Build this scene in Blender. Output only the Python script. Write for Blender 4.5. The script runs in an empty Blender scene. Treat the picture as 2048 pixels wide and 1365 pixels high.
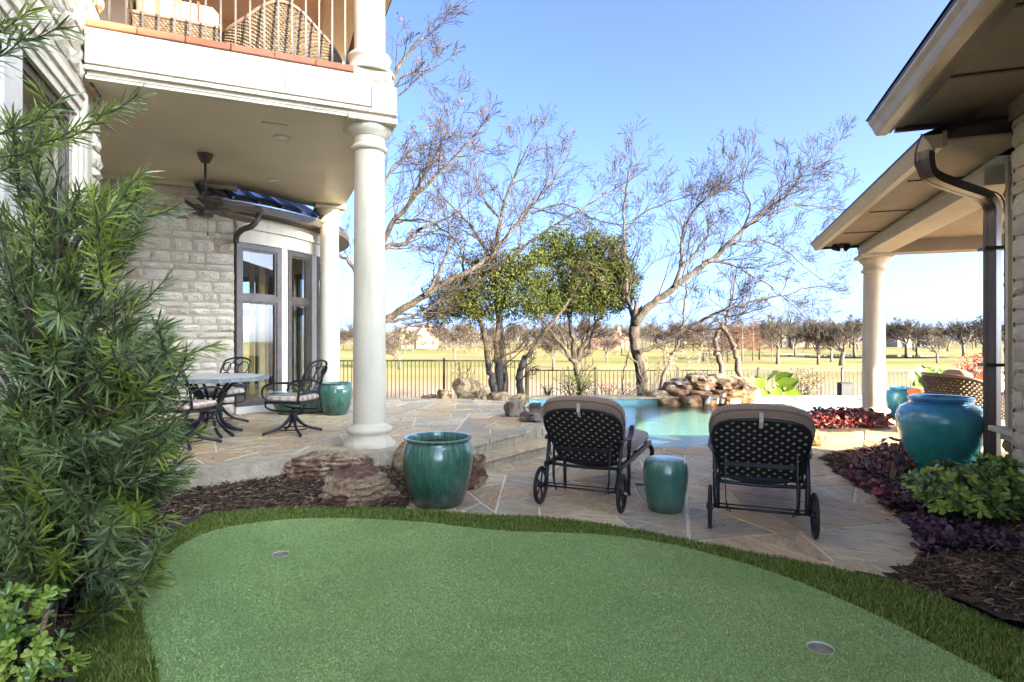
import bpy, math, random
from mathutils import Vector, Matrix, noise as mnoise

# ---------------------------------------------------------------- camera, sky, sun, exposure
SC = bpy.context.scene
COL = SC.collection
FPX, CX, CY, CAMZ = 1166.0, 1024.0, 682.5, 1.4
cd = bpy.data.cameras.new('camera'); cam = bpy.data.objects.new('camera', cd); COL.objects.link(cam)
cam.location = (0, 0, CAMZ); cam.rotation_euler = (math.radians(90), 0, 0)
cd.sensor_width = 36.0; cd.lens = 36.0 * FPX / 2048.0; cd.clip_start = 0.05; cd.clip_end = 5000
SC.camera = cam
SUN_AZ, SUN_EL = math.radians(50), math.radians(17.5)   # azimuth: light travels this far left of straight ahead
sd = bpy.data.lights.new('sun', 'SUN'); sun = bpy.data.objects.new('sun', sd); COL.objects.link(sun)
trav = Vector((-math.sin(SUN_AZ) * math.cos(SUN_EL), math.cos(SUN_AZ) * math.cos(SUN_EL), -math.sin(SUN_EL)))
sun.rotation_euler = trav.to_track_quat('-Z', 'Y').to_euler()
sun.location = (20, -20, 20)
sd.energy = 2.0; sd.angle = math.radians(0.6); sd.color = (1.0, 0.90, 0.76)
world = bpy.data.worlds.new('World'); SC.world = world; world.use_nodes = True
wn = world.node_tree.nodes; wl = world.node_tree.links
bg = wn['Background']
sky = wn.new('ShaderNodeTexSky'); sky.sky_type = 'NISHITA'; sky.sun_disc = False
sky.sun_elevation = SUN_EL
sky.sun_rotation = math.pi - SUN_AZ          # towards the sun, clockwise from +Y
sky.altitude = 150; sky.air_density = 0.14; sky.dust_density = 3.2; sky.ozone_density = 7.8
wl.new(sky.outputs[0], bg.inputs[0]); bg.inputs[1].default_value = 0.15
vs = SC.view_settings
vs.view_transform = 'Standard'; vs.look = 'None'; vs.exposure = 4.0; vs.gamma = 1.0; vs.use_curve_mapping = False
vs.use_white_balance = True; vs.white_balance_temperature = 9700; vs.white_balance_tint = 2
SC.cycles.max_bounces = 6; SC.cycles.diffuse_bounces = 4; SC.cycles.glossy_bounces = 3
SC.cycles.transmission_bounces = 4; SC.cycles.transparent_max_bounces = 12
SC.cycles.caustics_reflective = False; SC.cycles.caustics_refractive = False
SC.cycles.use_denoising = True

# ---------------------------------------------------------------- pixel helpers (photo pixel + known depth/height -> place)
def at(px, py, Y): return Vector(((px - CX) / FPX * Y, Y, CAMZ - (py - CY) / FPX * Y))
def gr(px, py, z=0.0):
    Y = FPX * (CAMZ - z) / (py - CY)
    return Vector(((px - CX) / FPX * Y, Y, z))
def gp(pts, z=0.0): return [(gr(x, y, z).x, gr(x, y, z).y) for x, y in pts]

# ---------------------------------------------------------------- mesh builder
def frame(d):
    d = d.normalized()
    u = d.cross(Vector((0, 0, 1)))
    if u.length < 1e-3: u = d.cross(Vector((1, 0, 0)))
    u.normalize(); return u, d.cross(u).normalized()
class MB:
    def __init__(s): s.v = []; s.f = []
    def face(s, pts):
        n = len(s.v); s.v += [tuple(p) for p in pts]; s.f.append(tuple(range(n, n + len(pts))))
    def box(s, x0, x1, y0, y1, z0, z1):
        n = len(s.v)
        s.v += [(x0,y0,z0),(x1,y0,z0),(x1,y1,z0),(x0,y1,z0),(x0,y0,z1),(x1,y0,z1),(x1,y1,z1),(x0,y1,z1)]
        s.f += [tuple(n+i for i in q) for q in ((0,3,2,1),(4,5,6,7),(0,1,5,4),(1,2,6,5),(2,3,7,6),(3,0,4,7))]
        return s
    def bbox(s, x0, x1, y0, y1, z0, z1, b):            # box with chamfered edges
        n = len(s.v)
        for (X, dx) in ((x0, 1), (x1, -1)):
            for (Y, dy) in ((y0, 1), (y1, -1)):
                for (Z, dz) in ((z0, 1), (z1, -1)):
                    s.v += [(X, Y+dy*b, Z+dz*b), (X+dx*b, Y, Z+dz*b), (X+dx*b, Y+dy*b, Z)]
        def c(i, j, k, a): return n + ((i*2 + j)*2 + k)*3 + a
        for i in (0, 1):
            q = [c(i,0,0,0), c(i,1,0,0), c(i,1,1,0), c(i,0,1,0)]; s.f.append(tuple(q if i else q[::-1]))
            q = [c(0,i,0,1), c(0,i,1,1), c(1,i,1,1), c(1,i,0,1)]; s.f.append(tuple(q if i else q[::-1]))
            q = [c(0,0,i,2), c(1,0,i,2), c(1,1,i,2), c(0,1,i,2)]; s.f.append(tuple(q if i else q[::-1]))
        for i in (0, 1):
            for j in (0, 1):
                s.f.append((c(i,j,0,0), c(i,j,1,0), c(i,j,1,1), c(i,j,0,1)))
                s.f.append((c(i,0,j,0), c(i,1,j,0), c(i,1,j,2), c(i,0,j,2)))
                s.f.append((c(0,i,j,1), c(1,i,j,1), c(1,i,j,2), c(0,i,j,2)))
                for k in (0, 1): s.f.append((c(i,j,k,0), c(i,j,k,1), c(i,j,k,2)))
        return s
    def bar(s, p0, p1, w, h, up=None):                 # rectangular bar between two points
        p0, p1 = Vector(p0), Vector(p1); d = (p1 - p0).normalized()
        if up is None: u, v = frame(d)
        else:
            u = d.cross(Vector(up)).normalized(); v = u.cross(d).normalized()
        n = len(s.v)
        for p in (p0, p1):
            for a, b in ((-1,-1),(1,-1),(1,1),(-1,1)): s.v.append(tuple(p + u*(a*w/2) + v*(b*h/2)))
        s.f += [(n,n+1,n+2,n+3),(n+7,n+6,n+5,n+4)] + [(n+i, n+4+i, n+4+(i+1)%4, n+(i+1)%4) for i in range(4)]
        return s
    def tube(s, pts, rad, n=6, caps=True, flat=1.0):
        pts = [Vector(p) for p in pts]; m = len(pts)
        if not hasattr(rad, '__len__'): rad = [rad]*m
        base = len(s.v); u = None
        for i, p in enumerate(pts):
            d = (pts[min(i+1, m-1)] - pts[max(i-1, 0)])
            if d.length < 1e-9: d = Vector((0,0,1))
            d.normalize()
            if u is None: u, w = frame(d)
            else:
                u = u - d*u.dot(d)
                if u.length < 1e-4: u, w = frame(d)
                u.normalize(); w = d.cross(u)
            for k in range(n):
                a = 2*math.pi*k/n
                s.v.append(tuple(p + u*(math.cos(a)*rad[i]) + w*(math.sin(a)*rad[i]*flat)))
        for i in range(m-1):
            for k in range(n):
                a, b = base+i*n+k, base+i*n+(k+1) % n
                s.f.append((a, b, b+n, a+n))
        if caps:
            s.f.append(tuple(base+k for k in range(n))[::-1]); s.f.append(tuple(base+(m-1)*n+k for k in range(n)))
        return s
    def lathe(s, prof, n=24, c=(0,0,0), caps=True, a0=0.0, a1=None):
        base = len(s.v); full = a1 is None; seg = n if full else n+1
        for r, z in prof:
            for k in range(seg):
                a = a0 + (2*math.pi if full else a1-a0)*k/n
                s.v.append((c[0]+r*math.cos(a), c[1]+r*math.sin(a), c[2]+z))
        for i in range(len(prof)-1):
            for k in range(n):
                a, b = base+i*seg+k, base+i*seg+(k+1) % seg
                s.f.append((a, b, b+seg, a+seg))
        if caps and full:
            s.f.append(tuple(base+k for k in range(n))[::-1])
            s.f.append(tuple(base+(len(prof)-1)*seg+k for k in range(n)))
        return s
    def prism(s, poly, z0, z1):
        if area2(poly) < 0: poly = poly[::-1]
        n = len(s.v); m = len(poly)
        s.v += [(x, y, z0) for x, y in poly] + [(x, y, z1) for x, y in poly]
        s.f.append(tuple(range(n+m, n+2*m))); s.f.append(tuple(range(n, n+m))[::-1])
        s.f += [(n+i, n+(i+1) % m, n+m+(i+1) % m, n+m+i) for i in range(m)]
        return s
    def sheet(s, poly, z):
        if area2(poly) < 0: poly = poly[::-1]
        s.face([(x, y, z) for x, y in poly]); return s
    def add(s, v, f):
        n = len(s.v); s.v += v; s.f += [tuple(n+i for i in q) for q in f]; return s
    def xf(s, M, start=0):
        for i in range(start, len(s.v)): s.v[i] = tuple(M @ Vector(s.v[i]))
        return s
    def build(s, name, mat, parent=None, smooth=False, world=False, origin=None):
        v = s.v; loc = None
        if parent is not None and world:
            inv = MATS[parent.name].inverted(); v = [tuple(inv @ Vector(p)) for p in v]
        if parent is None:
            if origin is None:
                xs = [p[0] for p in v]; ys = [p[1] for p in v]; zs = [p[2] for p in v]
                origin = ((min(xs)+max(xs))/2, (min(ys)+max(ys))/2, min(zs))
            v = [(p[0]-origin[0], p[1]-origin[1], p[2]-origin[2]) for p in v]
        me = bpy.data.meshes.new(name); me.from_pydata(v, [], s.f); me.update()
        if smooth: me.polygons.foreach_set('use_smooth', [True]*len(me.polygons))
        if mat: me.materials.append(mat)
        o = bpy.data.objects.new(name, me); COL.objects.link(o)
        if parent is not None: o.parent = parent
        else: o.location = origin; MATS[o.name] = Matrix.Translation(origin)
        return o
MATS = {}
def area2(p): return sum(p[i][0]*p[(i+1) % len(p)][1]-p[(i+1) % len(p)][0]*p[i][1] for i in range(len(p)))/2
def thing(name, label, cat, loc=(0,0,0), rz=0.0, group=None):
    o = bpy.data.objects.new(name, None); COL.objects.link(o); o.empty_display_size = .2
    o.location = loc; o.rotation_euler = (0, 0, rz)
    MATS[o.name] = Matrix.Translation(loc) @ Matrix.Rotation(rz, 4, 'Z')
    return tag(o, label, cat, group)
def tag(o, label=None, cat=None, group=None, kind=None):
    if label: o['label'] = label
    if cat: o['category'] = cat
    if group: o['group'] = group
    if kind: o['kind'] = kind
    return o
def child(name, mesh, parent, loc=(0,0,0), rot=(0,0,0), scale=(1,1,1)):
    o = bpy.data.objects.new(name, mesh); COL.objects.link(o); o.parent = parent
    o.location = loc; o.rotation_euler = rot; o.scale = scale; return o
def auto_smooth(o, ang=40):
    me = o.data
    me.polygons.foreach_set('use_smooth', [True]*len(me.polygons))
    me.set_sharp_from_angle(angle=math.radians(ang)); return o
def catmull(pts, n=6):
    pts = [Vector(p) for p in pts]; out = []
    for i in range(len(pts)-1):
        p0, p1, p2, p3 = pts[max(i-1,0)], pts[i], pts[i+1], pts[min(i+2, len(pts)-1)]
        for k in range(n):
            t = k/n
            out.append(0.5*((2*p1)+(p2-p0)*t+(2*p0-5*p1+4*p2-p3)*t*t+(3*p1-p0-3*p2+p3)*t**3))
    out.append(pts[-1]); return out
def catloop(pts, n=5):
    pts = [Vector((p[0], p[1], 0)) for p in pts]; out = []; m = len(pts)
    for i in range(m):
        p0, p1, p2, p3 = pts[i-1], pts[i], pts[(i+1) % m], pts[(i+2) % m]
        for k in range(n):
            t = k/n
            q = 0.5*((2*p1)+(p2-p0)*t+(2*p0-5*p1+4*p2-p3)*t*t+(3*p1-p0-3*p2+p3)*t**3)
            out.append((q.x, q.y))
    return out
def smooth2(pts, n=5): return [(p.x, p.y) for p in catmull([(x, y, 0) for x, y in pts], n)]
def inside(p, poly):
    x, y = p; c = False; j = len(poly)-1
    for i in range(len(poly)):
        xi, yi = poly[i]; xj, yj = poly[j]
        if (yi > y) != (yj > y) and x < (xj-xi)*(y-yi)/(yj-yi)+xi: c = not c
        j = i
    return c
def edist(p, poly):
    best = 1e9
    for i in range(len(poly)):
        ax, ay = poly[i]; bx, by = poly[(i+1) % len(poly)]
        dx, dy = bx-ax, by-ay; L = dx*dx+dy*dy
        t = 0 if L == 0 else max(0, min(1, ((p[0]-ax)*dx+(p[1]-ay)*dy)/L))
        best = min(best, math.hypot(p[0]-ax-dx*t, p[1]-ay-dy*t))
    return best
def clip_half(poly, nx, ny, c):          # keep nx*x+ny*y <= c
    out = []
    for i in range(len(poly)):
        a, b = poly[i], poly[(i+1) % len(poly)]
        da, db = nx*a[0]+ny*a[1]-c, nx*b[0]+ny*b[1]-c
        if da <= 0: out.append(a)
        if (da < 0 < db) or (db < 0 < da):
            t = da/(da-db); out.append((a[0]+(b[0]-a[0])*t, a[1]+(b[1]-a[1])*t))
    return out
def clip_convex(poly, conv):
    if area2(conv) < 0: conv = conv[::-1]
    for i in range(len(conv)):
        a, b = conv[i], conv[(i+1) % len(conv)]
        nx, ny = (b[1]-a[1]), -(b[0]-a[0]); L = math.hypot(nx, ny) or 1
        nx, ny = nx/L, ny/L
        poly = clip_half(poly, nx, ny, nx*a[0]+ny*a[1])
        if len(poly) < 3: return []
    return poly
def inset_convex(poly, d):
    if area2(poly) < 0: poly = poly[::-1]
    out = poly
    for i in range(len(poly)):
        a, b = poly[i], poly[(i+1) % len(poly)]
        nx, ny = (b[1]-a[1]), -(b[0]-a[0]); L = math.hypot(nx, ny)
        if L < 1e-6: continue
        nx, ny = nx/L, ny/L
        out = clip_half(out, nx, ny, nx*a[0]+ny*a[1]-d)
        if len(out) < 3: return []
    return out
def crazy(poly, amax, rng):              # recursive cuts -> crazy-paving cells (convex)
    A = abs(area2(poly))
    if A < amax*(0.55+rng.random()*0.9): return [poly]
    cx = sum(p[0] for p in poly)/len(poly); cy = sum(p[1] for p in poly)/len(poly)
    sxx = sum((p[0]-cx)**2 for p in poly); syy = sum((p[1]-cy)**2 for p in poly); sxy = sum((p[0]-cx)*(p[1]-cy) for p in poly)
    th = 0.5*math.atan2(2*sxy, sxx-syy) + rng.uniform(-0.8, 0.8)
    nx, ny = math.cos(th), math.sin(th)
    c = nx*cx+ny*cy + rng.uniform(-0.26, 0.26)*math.sqrt(A)
    a, b = clip_half(poly, nx, ny, c), clip_half(poly, -nx, -ny, -c)
    out = []
    for q in (a, b):
        if len(q) >= 3: out += crazy(q, amax, rng)
    return out

# ---------------------------------------------------------------- materials
def ND(nt, t, **kw):
    n = nt.nodes.new(t)
    for k, v in kw.items(): setattr(n, k, v)
    return n
def ramp(nt, fac, stops, interp='LINEAR'):
    r = nt.nodes.new('ShaderNodeValToRGB'); e = r.color_ramp.elements; r.color_ramp.interpolation = interp
    while len(e) < len(stops): e.new(0.5)
    for i, (p, c) in enumerate(stops): e[i].position = p; e[i].color = (*c, 1)
    nt.links.new(fac, r.inputs[0]); return r.outputs[0]
def noise(nt, vec, scale, detail=4, rough=0.6, dist=0.0, stretch=None):
    n = nt.nodes.new('ShaderNodeTexNoise'); n.inputs['Scale'].default_value = scale
    n.inputs['Detail'].default_value = detail; n.inputs['Roughness'].default_value = rough; n.inputs['Distortion'].default_value = dist
    if stretch:
        m = nt.nodes.new('ShaderNodeMapping'); m.inputs['Scale'].default_value = stretch
        nt.links.new(vec, m.inputs[0]); vec = m.outputs[0]
    nt.links.new(vec, n.inputs['Vector']); return n.outputs['Fac']
def mixc(nt, f, a, b, mode='MIX'):
    m = nt.nodes.new('ShaderNodeMix'); m.data_type = 'RGBA'; m.blend_type = mode
    if isinstance(f, (int, float)): m.inputs[0].default_value = f
    else: nt.links.new(f, m.inputs[0])
    for k, x in ((6, a), (7, b)):
        if isinstance(x, tuple): m.inputs[k].default_value = (*x, 1)
        else: nt.links.new(x, m.inputs[k])
    return m.outputs[2]
def math2(nt, op, a, b):
    m = nt.nodes.new('ShaderNodeMath'); m.operation = op
    for k, x in ((0, a), (1, b)):
        if isinstance(x, (int, float)): m.inputs[k].default_value = x
        else: nt.links.new(x, m.inputs[k])
    return m.outputs[0]
def newmat(name):
    m = bpy.data.materials.new(name); m.use_nodes = True
    nt = m.node_tree; p = nt.nodes['Principled BSDF']; return m, nt, p
def pos(nt, kind='world'):
    if kind == 'world': return nt.nodes.new('ShaderNodeNewGeometry').outputs['Position']
    return nt.nodes.new('ShaderNodeTexCoord').outputs['Object']
def bump(nt, p, h, strength, dist=0.01):
    b = nt.nodes.new('ShaderNodeBump'); b.inputs['Strength'].default_value = strength; b.inputs['Distance'].default_value = dist
    nt.links.new(h, b.inputs['Height']); nt.links.new(b.outputs[0], p.inputs['Normal']); return b
def simple(name, stops, scale=3, detail=5, rough=0.7, bmp=0.0, bscale=40, bdist=0.01, metal=0.0, spec=0.5, rnd=None, coord='world', stretch=None, coat=0.0, dist=0.0, rndamt=0.6):
    m, nt, p = newmat(name); v = pos(nt, coord)
    f = noise(nt, v, scale, detail, 0.62, dist, stretch)
    c = ramp(nt, f, stops) if len(stops) > 1 else None
    if c is None: p.inputs['Base Color'].default_value = (*stops[0][1], 1)
    if rnd:
        oi = nt.nodes.new('ShaderNodeObjectInfo')
        rc = ramp(nt, oi.outputs['Random'], rnd, 'LINEAR')
        c = mixc(nt, rndamt, c, rc) if c else rc
    if c: nt.links.new(c, p.inputs['Base Color'])
    p.inputs['Roughness'].default_value = rough; p.inputs['Metallic'].default_value = metal
    p.inputs['Specular IOR Level'].default_value = spec; p.inputs['Coat Weight'].default_value = coat
    p.inputs['Coat Roughness'].default_value = 0.05
    if bmp: bump(nt, p, noise(nt, v, bscale, 5, 0.65), bmp, bdist)
    return m
def leafmat(name, stops, rough=0.45, trans=0.25, spec=0.5):
    m, nt, p = newmat(name)
    g = nt.nodes.new('ShaderNodeNewGeometry')
    c = ramp(nt, g.outputs['Random Per Island'], stops)
    nt.links.new(c, p.inputs['Base Color']); p.inputs['Roughness'].default_value = rough
    p.inputs['Specular IOR Level'].default_value = spec
    if trans:
        t = nt.nodes.new('ShaderNodeBsdfTranslucent'); nt.links.new(c, t.inputs[0])
        mx = nt.nodes.new('ShaderNodeMixShader'); mx.inputs[0].default_value = trans
        nt.links.new(p.outputs[0], mx.inputs[1]); nt.links.new(t.outputs[0], mx.inputs[2])
        nt.links.new(mx.outputs[0], nt.nodes['Material Output'].inputs[0])
    return m
def glassmat(name, tint=(0.86, 0.92, 0.88), rough=0.0, ior=1.6, bmp=None):
    m, nt, p = newmat(name); nt.nodes.remove(p)
    t = nt.nodes.new('ShaderNodeBsdfTransparent'); t.inputs[0].default_value = (*tint, 1)
    g = nt.nodes.new('ShaderNodeBsdfGlossy'); g.inputs['Roughness'].default_value = rough
    fr = nt.nodes.new('ShaderNodeLayerWeight'); fr.inputs[0].default_value = .5
    f0 = ((ior-1)/(ior+1))**2; sch = math2(nt, 'ADD', math2(nt, 'MULTIPLY', math2(nt, 'POWER', fr.outputs['Facing'], 5.0), 1-f0), f0)
    mx = nt.nodes.new('ShaderNodeMixShader')
    nt.links.new(sch, mx.inputs[0]); nt.links.new(t.outputs[0], mx.inputs[1]); nt.links.new(g.outputs[0], mx.inputs[2])
    nt.links.new(mx.outputs[0], nt.nodes['Material Output'].inputs[0])
    if bmp:
        v = pos(nt); b = nt.nodes.new('ShaderNodeBump'); b.inputs['Strength'].default_value = bmp[0]; b.inputs['Distance'].default_value = bmp[1]
        nt.links.new(noise(nt, v, bmp[2], 3, 0.55, 0.6, bmp[3] if len(bmp) > 3 else None), b.inputs['Height'])
        nt.links.new(b.outputs[0], g.inputs['Normal']); nt.links.new(b.outputs[0], fr.inputs['Normal'])
    return m

M = {}
M['cast_plain'] = simple('cast_stone_plain', [(0.3, (.50,.43,.32)), (0.55, (.59,.52,.40)), (0.75, (.63,.56,.45))], 1.4, 6, .85, .25, 60, .004)
M['stucco'] = simple('soffit_paint', [(0.3, (.55,.46,.33)), (0.7, (.64,.55,.41))], 1.1, 5, .5, .15, 120, .002)
def caststone():
    m, nt, p = newmat('cast_stone'); v = pos(nt)
    c = ramp(nt, noise(nt, v, 1.4, 6, .62), [(0.3, (.52,.45,.34)), (0.55, (.60,.53,.41)), (0.75, (.64,.57,.46))])
    st = noise(nt, v, 5, 5, .65, .3, (1.6, 1.6, .18))
    c = mixc(nt, ramp(nt, st, [(.52, (0,0,0)), (.72, (.45,.45,.45))]), c, (.34,.28,.20))
    sp = noise(nt, v, 70, 3, .6); c = mixc(nt, ramp(nt, sp, [(.62, (0,0,0)), (.7, (.35,.35,.35))]), c, (.36,.30,.22))
    nt.links.new(c, p.inputs['Base Color']); p.inputs['Roughness'].default_value = .85; bump(nt, p, noise(nt, v, 60, 5, .65), .3, .004); return m
M['cast'] = caststone()
def limestone():
    m, nt, p = newmat('limestone'); v = pos(nt)
    f = noise(nt, v, 9, 6, .65)
    c = ramp(nt, f, [(.28, (.36,.28,.18)), (.45, (.52,.44,.33)), (.62, (.62,.55,.43)), (.8, (.68,.61,.50))])
    oi = nt.nodes.new('ShaderNodeObjectInfo')
    rc = ramp(nt, oi.outputs['Random'], [(0, (.60,.51,.37)), (.3, (.69,.60,.45)), (.6, (.50,.43,.32)), (.8, (.68,.62,.52)), (.93, (.44,.33,.21)), (1, (.58,.51,.40))])
    nt.links.new(mixc(nt, .55, c, rc), p.inputs['Base Color']); p.inputs['Roughness'].default_value = .92
    bump(nt, p, noise(nt, v, 26, 6, .7, .4), .9, .03); return m
M['limestone'] = limestone()
M['mortar'] = simple('wall_mortar', [(.3, (.40,.33,.24)), (.7, (.50,.42,.32))], 30, 4, .95, .4, 120, .004)
def flag():
    m, nt, p = newmat('flagstone'); v = pos(nt)
    oi = nt.nodes.new('ShaderNodeObjectInfo'); r = oi.outputs['Random']
    rc = ramp(nt, r, [(0, (.70,.45,.22)), (.14, (.78,.60,.36)), (.28, (.50,.41,.29)), (.42, (.72,.47,.23)), (.55, (.60,.37,.22)), (.68, (.80,.64,.40)), (.82, (.44,.38,.30)), (.92, (.64,.48,.27)), (1, (.58,.47,.32))])
    # grain runs along each slab's own direction
    vr = nt.nodes.new('ShaderNodeVectorRotate'); vr.rotation_type = 'Z_AXIS'
    nt.links.new(v, vr.inputs['Vector']); nt.links.new(math2(nt, 'MULTIPLY', r, 23.0), vr.inputs['Angle'])
    f = noise(nt, vr.outputs[0], 6, 7, .68, 1.2, (.6, 3.2, 1))
    f2 = noise(nt, v, 1.7, 4, .6, .4)
    c = mixc(nt, 1.0, rc, ramp(nt, f, [(.27, (.42,.38,.34)), (.43, (.80,.78,.75)), (.6, (1,1,1)), (.8, (1.25,1.22,1.18))]), 'MULTIPLY')
    c = mixc(nt, ramp(nt, f2, [(.42, (0,0,0)), (.7, (.6,.6,.6))]), c, (.47,.33,.20))
    f3 = noise(nt, v, 5.0, 5, .7, .6)
    c = mixc(nt, ramp(nt, f3, [(.56, (0,0,0)), (.68, (.55,.55,.55))]), c, (.20,.18,.17))
    nt.links.new(c, p.inputs['Base Color'])
    nt.links.new(ramp(nt, f, [(.3, (.75,.75,.75)), (.7, (.52,.52,.52))]), p.inputs['Roughness'])
    bump(nt, p, f, .8, .02); return m
M['flag'] = flag()
M['grout'] = simple('pale_grout', [(.35, (.66,.56,.42)), (.65, (.78,.68,.53))], 14, 4, .9, .3, 90, .004)
M['ledge'] = simple('step_ledge_stone', [(.3, (.25,.19,.12)), (.5, (.48,.38,.25)), (.7, (.64,.53,.36))], 11, 6, .9, .9, 35, .03, rnd=[(0, (.5,.42,.3)), (.5, (.35,.31,.26)), (1, (.58,.5,.38))], rndamt=.4)
def rockmat(name, a, b, c, d, sc=3.0):
    m, nt, p = newmat(name); v = pos(nt)
    f = noise(nt, v, sc*2.2, 8, .68, .8, (1, 1, 2.2))
    f2 = noise(nt, v, sc*.9, 4, .55, 1.6)
    lo = ramp(nt, f, [(.3, tuple(x*.6 for x in a)), (.5, a), (.72, b)]); hi = ramp(nt, f, [(.28, b), (.5, c), (.7, d)])
    col = mixc(nt, ramp(nt, f2, [(.46, (0,0,0)), (.54, (1,1,1))]), lo, hi)
    cr = noise(nt, v, sc*1.6, 6, .7, 2.2, (1, 1, 1.8))
    k = ramp(nt, cr, [(.485, (0,0,0)), (.5, (.85,.85,.85)), (.515, (0,0,0))])
    col = mixc(nt, k, col, tuple(x*.25 for x in a))
    nt.links.new(col, p.inputs['Base Color']); p.inputs['Roughness'].default_value = .85
    h = math2(nt, 'SUBTRACT', noise(nt, v, sc*5, 8, .72, .5), math2(nt, 'MULTIPLY', k, .5))
    bump(nt, p, h, 1.0, .07); return m
M['rock_red'] = rockmat('red_sandstone', (.25,.11,.07), (.42,.23,.145), (.58,.39,.24), (.70,.55,.37))
M['rock_tan'] = rockmat('tan_boulder', (.26,.14,.06), (.46,.29,.13), (.56,.39,.20), (.62,.50,.33), 4)
M['rock_brown'] = rockmat('brown_boulder', (.16,.10,.08), (.28,.18,.14), (.38,.27,.20), (.50,.40,.31), 4)
def wetrock():
    m = rockmat('wet_orange_rock', (.17,.06,.02), (.40,.16,.05), (.52,.25,.09), (.56,.36,.19), 3.5)
    m.node_tree.nodes['Principled BSDF'].inputs['Roughness'].default_value = .3; return m
M['rock_wet'] = wetrock()
def glaze(name, top, mid, low, foot, h, drip=1.0, ts=.80, te=1.0):
    m, nt, p = newmat(name); o = pos(nt, 'obj')
    sx = nt.nodes.new('ShaderNodeSeparateXYZ'); nt.links.new(o, sx.inputs[0])
    at2 = math2(nt, 'ARCTAN2', sx.outputs[1], sx.outputs[0])
    cb = nt.nodes.new('ShaderNodeCombineXYZ'); nt.links.new(math2(nt, 'COSINE', at2, 0), cb.inputs[0]); nt.links.new(math2(nt, 'SINE', at2, 0), cb.inputs[1])
    nt.links.new(math2(nt, 'MULTIPLY', sx.outputs[2], .35), cb.inputs[2])
    f = noise(nt, cb.outputs[0], 6.5, 5, .65)
    f2 = noise(nt, cb.outputs[0], 19, 4, .7)
    z = math2(nt, 'DIVIDE', sx.outputs[2], h)
    t = math2(nt, 'ADD', z, math2(nt, 'MULTIPLY', math2(nt, 'SUBTRACT', math2(nt, 'ADD', math2(nt, 'MULTIPLY', f, .6), math2(nt, 'MULTIPLY', f2, .4)), .5), drip))
    c = ramp(nt, t, [(.10, foot), (.30, low), (.52, mid), (ts, mid), (te, top)])
    c = mixc(nt, ramp(nt, f2, [(.38, (.75,.75,.75)), (.55, (0,0,0))]), c, low)
    c = mixc(nt, ramp(nt, noise(nt, o, 9, 4, .6), [(.4, (0,0,0)), (.75, (.35,.35,.35))]), c, tuple(min(1, x*1.9+.02) for x in mid))
    nt.links.new(c, p.inputs['Base Color']); p.inputs['Roughness'].default_value = .28
    p.inputs['Coat Weight'].default_value = .8; p.inputs['Coat Roughness'].default_value = .08
    bump(nt, p, noise(nt, o, 16, 3, .5), .12, .01); return m
M['iron'] = simple('dark_cast_metal', [(.35, (.012,.013,.016)), (.65, (.026,.027,.031))], 40, 4, .38, .15, 160, .002, metal=.35)
M['fence'] = simple('fence_black', [(.4, (.014,.012,.011)), (.6, (.024,.020,.018))], 20, 3, .5, 0)
M['bronze'] = simple('bronze_metal', [(.35, (.05,.038,.030)), (.65, (.075,.058,.046))], 6, 4, .45, .05, 90, .002, metal=.3)
M['gutter'] = simple('gutter_taupe', [(.35, (.30,.235,.165)), (.65, (.36,.29,.21))], 3, 4, .3, .04, 60, .002, spec=.6)
M['taupe'] = simple('taupe_soffit', [(.35, (.225,.17,.125)), (.65, (.28,.215,.16))], 2, 5, .6, .2, 150, .002)
M['frame'] = simple('window_frame_brown', [(.4, (.075,.055,.045)), (.6, (.105,.08,.065))], 8, 3, .45, 0)
M['white_trim'] = simple('white_trim', [(.35, (.55,.50,.42)), (.65, (.62,.57,.49))], 4, 4, .6, .05, 90, .002)
M['terracotta'] = simple('terracotta_tile', [(.3, (.26,.075,.03)), (.7, (.36,.125,.055))], 5, 4, .7, .1, 90, .003, rnd=[(0,(.28,.085,.035)), (1,(.40,.16,.08))], rndamt=.5)
M['roof'] = simple('blue_grey_metal_roof', [(.4, (.17,.22,.33)), (.6, (.22,.27,.38))], 3, 3, .18, 0, metal=.85)
M['glass'] = glassmat('window_glass', (.84,.90,.86), 0, 2.0)
M['warmwall'] = simple('warm_interior', [(.4, (.52,.36,.15)), (.6, (.60,.42,.19))], 2, 3, .8)
M['inner'] = simple('interior_wall', [(.4, (.50,.52,.42)), (.6, (.56,.58,.48))], 2, 3, .8)
M['curtain'] = simple('curtain', [(.4, (.62,.66,.55)), (.6, (.70,.73,.64))], 6, 3, .9)
M['wood'] = simple('fan_blade_wood', [(.35, (.09,.06,.04)), (.65, (.20,.14,.10))], 4, 6, .5, .1, 30, .003, coord='obj', stretch=(.6, 9, 9))
M['fabric'] = None
def fabric(name, c1, c2, sc=420):
    m, nt, p = newmat(name); v = pos(nt, 'obj')
    w = nt.nodes.new('ShaderNodeTexChecker'); w.inputs['Scale'].default_value = sc
    nt.links.new(v, w.inputs[0]); w.inputs[1].default_value = (*c1, 1); w.inputs[2].default_value = (*c2, 1)
    f = noise(nt, v, 5, 4, .6); c = mixc(nt, ramp(nt, f, [(.3, (0,0,0)), (.8, (.4,.4,.4))]), w.outputs[0], tuple(x*.75 for x in c2))
    nt.links.new(c, p.inputs['Base Color']); p.inputs['Roughness'].default_value = .9
    p.inputs['Sheen Weight'].default_value = .25
    bump(nt, p, noise(nt, v, 9, 3, .5), .3, .02); return m
M['fabric'] = fabric('taupe_mesh_fabric', (.36,.235,.165), (.21,.135,.095), 150)
M['peach'] = fabric('peach_fabric', (.56,.31,.22), (.50,.27,.19), 300)
M['orange'] = fabric('orange_fabric', (.62,.20,.08), (.55,.17,.07), 300)
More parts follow.
